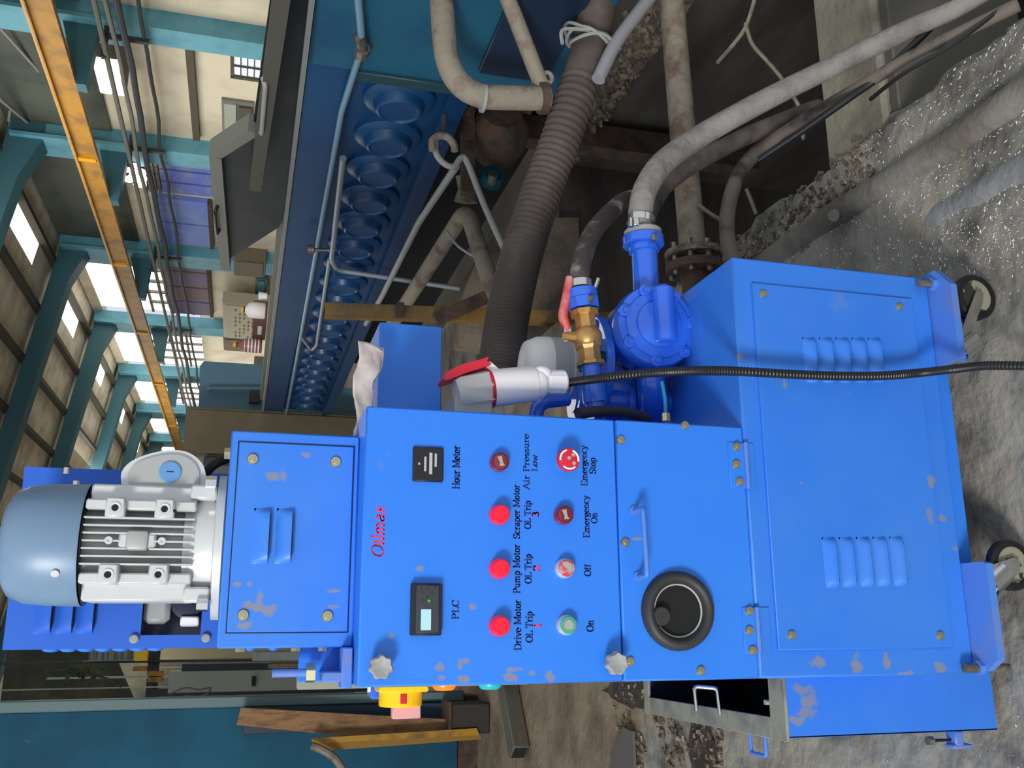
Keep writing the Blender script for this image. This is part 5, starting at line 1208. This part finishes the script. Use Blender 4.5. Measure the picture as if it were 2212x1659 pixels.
upright('pale_post', 'long pale post beside the teal housing corner', 'post', 0, 362, 1484, 1492, 9.4, PALE)
upright('grey_post', 'grey upright strip between the pale posts', 'post', 100, 330, 1460, 1468, 10.0, PALE, x1=0)
upright('dark_duct', 'dark upright duct far behind at left', 'duct', 0, 640, 1424, 1432, 11.5, RAFT)
upright('tall_dark_machine', 'tall dark green machine standing far behind at left', 'machine', 0, 700, 1385, 1524, 13.0, mat('far_dark_machine', (50, 54, 42), .7, c2=(78, 74, 56), scale=3, c3=(40, 62, 60), scale3=2), x1=0)
upright('beige_far_post', 'beige upright casing just left of the drive box', 'post', 340, 560, 1396, 1424, 12.0, mat('beige_casing', (124, 118, 92), .7), x1=0)
fr = root('machine_frame', (-.5, 9.8, 0), 'grey frame with orange-yellow blocks and a striped cover, far behind at left', 'machine')
def fpart(nm, x0_, x1_, ya_, yb_, d, m_):
    a, b_ = qy(x0_, yb_, d), qy(x1_, ya_, d); add(nm, MB().box(min(a.x, b_.x), max(a.x, b_.x), d, d + .14, b_.z, a.z, .004), m_, fr)
fpart('yellow_block', 290, 320, 1405, 1428, 10.0, YEL); fpart('yellow_block', 286, 318, 1440, 1450, 10.0, YELST); fpart('yellow_block', 318, 352, 1450, 1474, 10.0, YELST)
fpart('striped_cover', 190, 286, 1404, 1427, 10.1, mat('striped_grey', (130, 140, 136), .6, c2=(90, 100, 98), scale=5, stretch=(.1, .1, 8), lo=.48, hi=.52))
fpart('frame_post', 0, 700, 1426, 1431, 10.15, WIRED)
a = qy(330, 1452, 10.2); add('frame_beam', MB().box(-1.2, 0, 10.2, 10.3, a.z - .05, a.z + .05), WIRED, fr); add('frame_leg', MB().box(-.62, -.55, 10.16, 10.24, 0, a.z), WIRED, fr)
lf = MB()
for _ in range(60):
    p = qy(random.gauss(170, 22), random.gauss(1452, 12), 9.2) + Vector((0, random.uniform(-.1, .1), 0)); s_ = random.uniform(.02, .05)
    u = Vector((random.uniform(-1, 1), random.uniform(-1, 1), random.uniform(-1, 1))).normalized(); v = u.orthogonal().normalized()
    lf.b.faces.new([lf.b.verts.new(p + q_) for q_ in (u * s_, v * s_ * .4, -u * s_, -v * s_ * .4)])
pt_ = root('hanging_plant', qy(190, 1455, 9.2), 'small green plant hanging among the posts at left', 'plant')
add('leaves', lf, GREENB, pt_, smooth=False, kind='stuff'); add('stem', MB().tube(smoothpath([qy(120, 1445, 9.2), qy(180, 1452, 9.2), qy(240, 1470, 9.2), qy(262, 1484, 9.2)], 5), .012, 6), PURL, pt_)
upright('hydraulic_unit', 'grey-green hydraulic unit behind the drive box corner', 'machine', 545, 660, 1406, 1428, 5.2, mat('hydraulic_grey', (82, 92, 86), .5, c2=(60, 66, 64), scale=10), x1=0)
upright('rusty_rod_end', 'rusty brown rod end beside the hydraulic unit', 'rod', 580, 628, 1432, 1444, 5.3, RUST, x1=0)
upright('pale_cylinder_end', 'pale ribbed cylinder end beside the control box bracket', 'cylinder', 642, 662, 1452, 1490, 5.1, PALE, x1=0)

# =====================================================================
#                     THINGS BEYOND THE TROUGH
# =====================================================================
bl = root('teal_guard_plate', (2.1, 9.3, 0), 'flat grey-blue guard plate with a clipped corner at the far trough end', 'plate')
add('plate', MB().prism([qy(x, y, 9.3) for x, y in ((440, 780), (432, 790), (428, 905), (590, 905), (570, 788))], (0, .03, 0)), GREYBL, bl)
add('plate_leg', MB().box(1.75, 2.35, 9.35, 9.4, 0, 1.4), GREYBL, bl)
handle('grab_bar', qy(452, 842, 9.26), qy(570, 842, 9.26), (0, -.06, 0), .016, GREYBL, bl)
add('motor_block', MB().box(*sorted((qy(550, 868, 9.2).x, qy(550, 845, 9.2).x)), 9.2, 9.3, qy(560, 860, 9.2).z, qy(538, 860, 9.2).z), BLACKP, bl)
bcx = root('brown_cabinet', (1.65, 8.7, 0), 'brown cabinet with worn blue patches beyond the drive box', 'cabinet')
add('body', MB().box(*sorted((qy(400, 985, 8.6).x, qy(400, 877, 8.6).x)), 8.6, 9.1, 0, qy(398, 930, 8.6).z, .01), BROWNC, bcx)
add('door', MB().box(*sorted((qy(400, 978, 8.6).x, qy(400, 884, 8.6).x)), 8.58, 8.6, .3, qy(406, 930, 8.6).z, .005), BROWNC, bcx)
add('dark_base', MB().box(*sorted((qy(400, 1003, 8.5).x, qy(400, 984, 8.5).x)), 8.5, 9.0, 0, qy(440, 990, 8.5).z, .01), WIRED, bcx)
# bottles, carton on the trough rim
zr = ZT + .03
def bottle(name, label, x, yb, px, dx_, m_, capm, Xb=2.12, stripes=False):
    base = qx(px[0], yb, Xb); sc_ = (qx(px[1], yb, Xb).z - base.z); r = sc_ * dx_
    r_ = root(name, base, label, 'bottle')
    add('bottle_body', MB().lathe([(r * .9, 0), (r, sc_ * .05), (r, sc_ * .55), (r * .85, sc_ * .72), (r * .35, sc_ * .84), (r * .3, sc_ * .9)], base, (0, 0, 1), 20), m_, r_)
    add('bottle_neck', MB().cyl(base + Vector((0, 0, sc_ * .86)), base + Vector((0, 0, sc_ * .94)), r * .36, 12), BLACKP, r_)
    add('cap', MB().cyl(base + Vector((0, 0, sc_ * .92)), base + Vector((0, 0, sc_ * 1.03)), r * .42, 14), capm, r_)
    if stripes:
        for k in range(5):
            z = sc_ * (.1 + .12 * k); add('stripe', MB().cyl(base + Vector((0, 0, z)), base + Vector((0, 0, z + sc_ * .05)), r * (1.02 if k < 4 else .95), 20), WHITEP, r_)
bottle('white_jug', 'round white jug with a yellow cap on the trough edge', 0, 672, (573, 522), .36, JUG, mat('cap_yellow', (216, 170, 50), .5))
bottle('striped_bottle', 'brown and white striped bottle with an orange cap on the trough edge', 0, 748, (566, 505), .26, mat('brown_bottle', (150, 96, 80), .4), mat('cap_orange', (244, 168, 60), .5), stripes=True)
a, b_ = qx(572, 735, 2.2), qx(546, 690, 2.2)
bx_ = root('brown_carton', (2.2, (a.y + b_.y) / 2, min(a.z, b_.z)), 'small brown carton between the white jug and the striped bottle', 'carton')
add('carton_body', MB().box(2.2, 2.35, min(a.y, b_.y), max(a.y, b_.y), min(a.z, b_.z), max(a.z, b_.z), .004), BROWNB, bx_)
add('carton_label', MB().box(2.195, 2.2, (a.y + b_.y) / 2 - .1, (a.y + b_.y) / 2 + .1, min(a.z, b_.z) + .03, min(a.z, b_.z) + .06), WHITEP, bx_)
c = qx(577, 640, 2.1); tag(add('white_cup', MB().lathe([(.02, 0), (.026, .055), (.024, .055)], c, (0, 0, 1), 16), WHITEP), 'small white cup on the trough rail before the jug', 'cup')
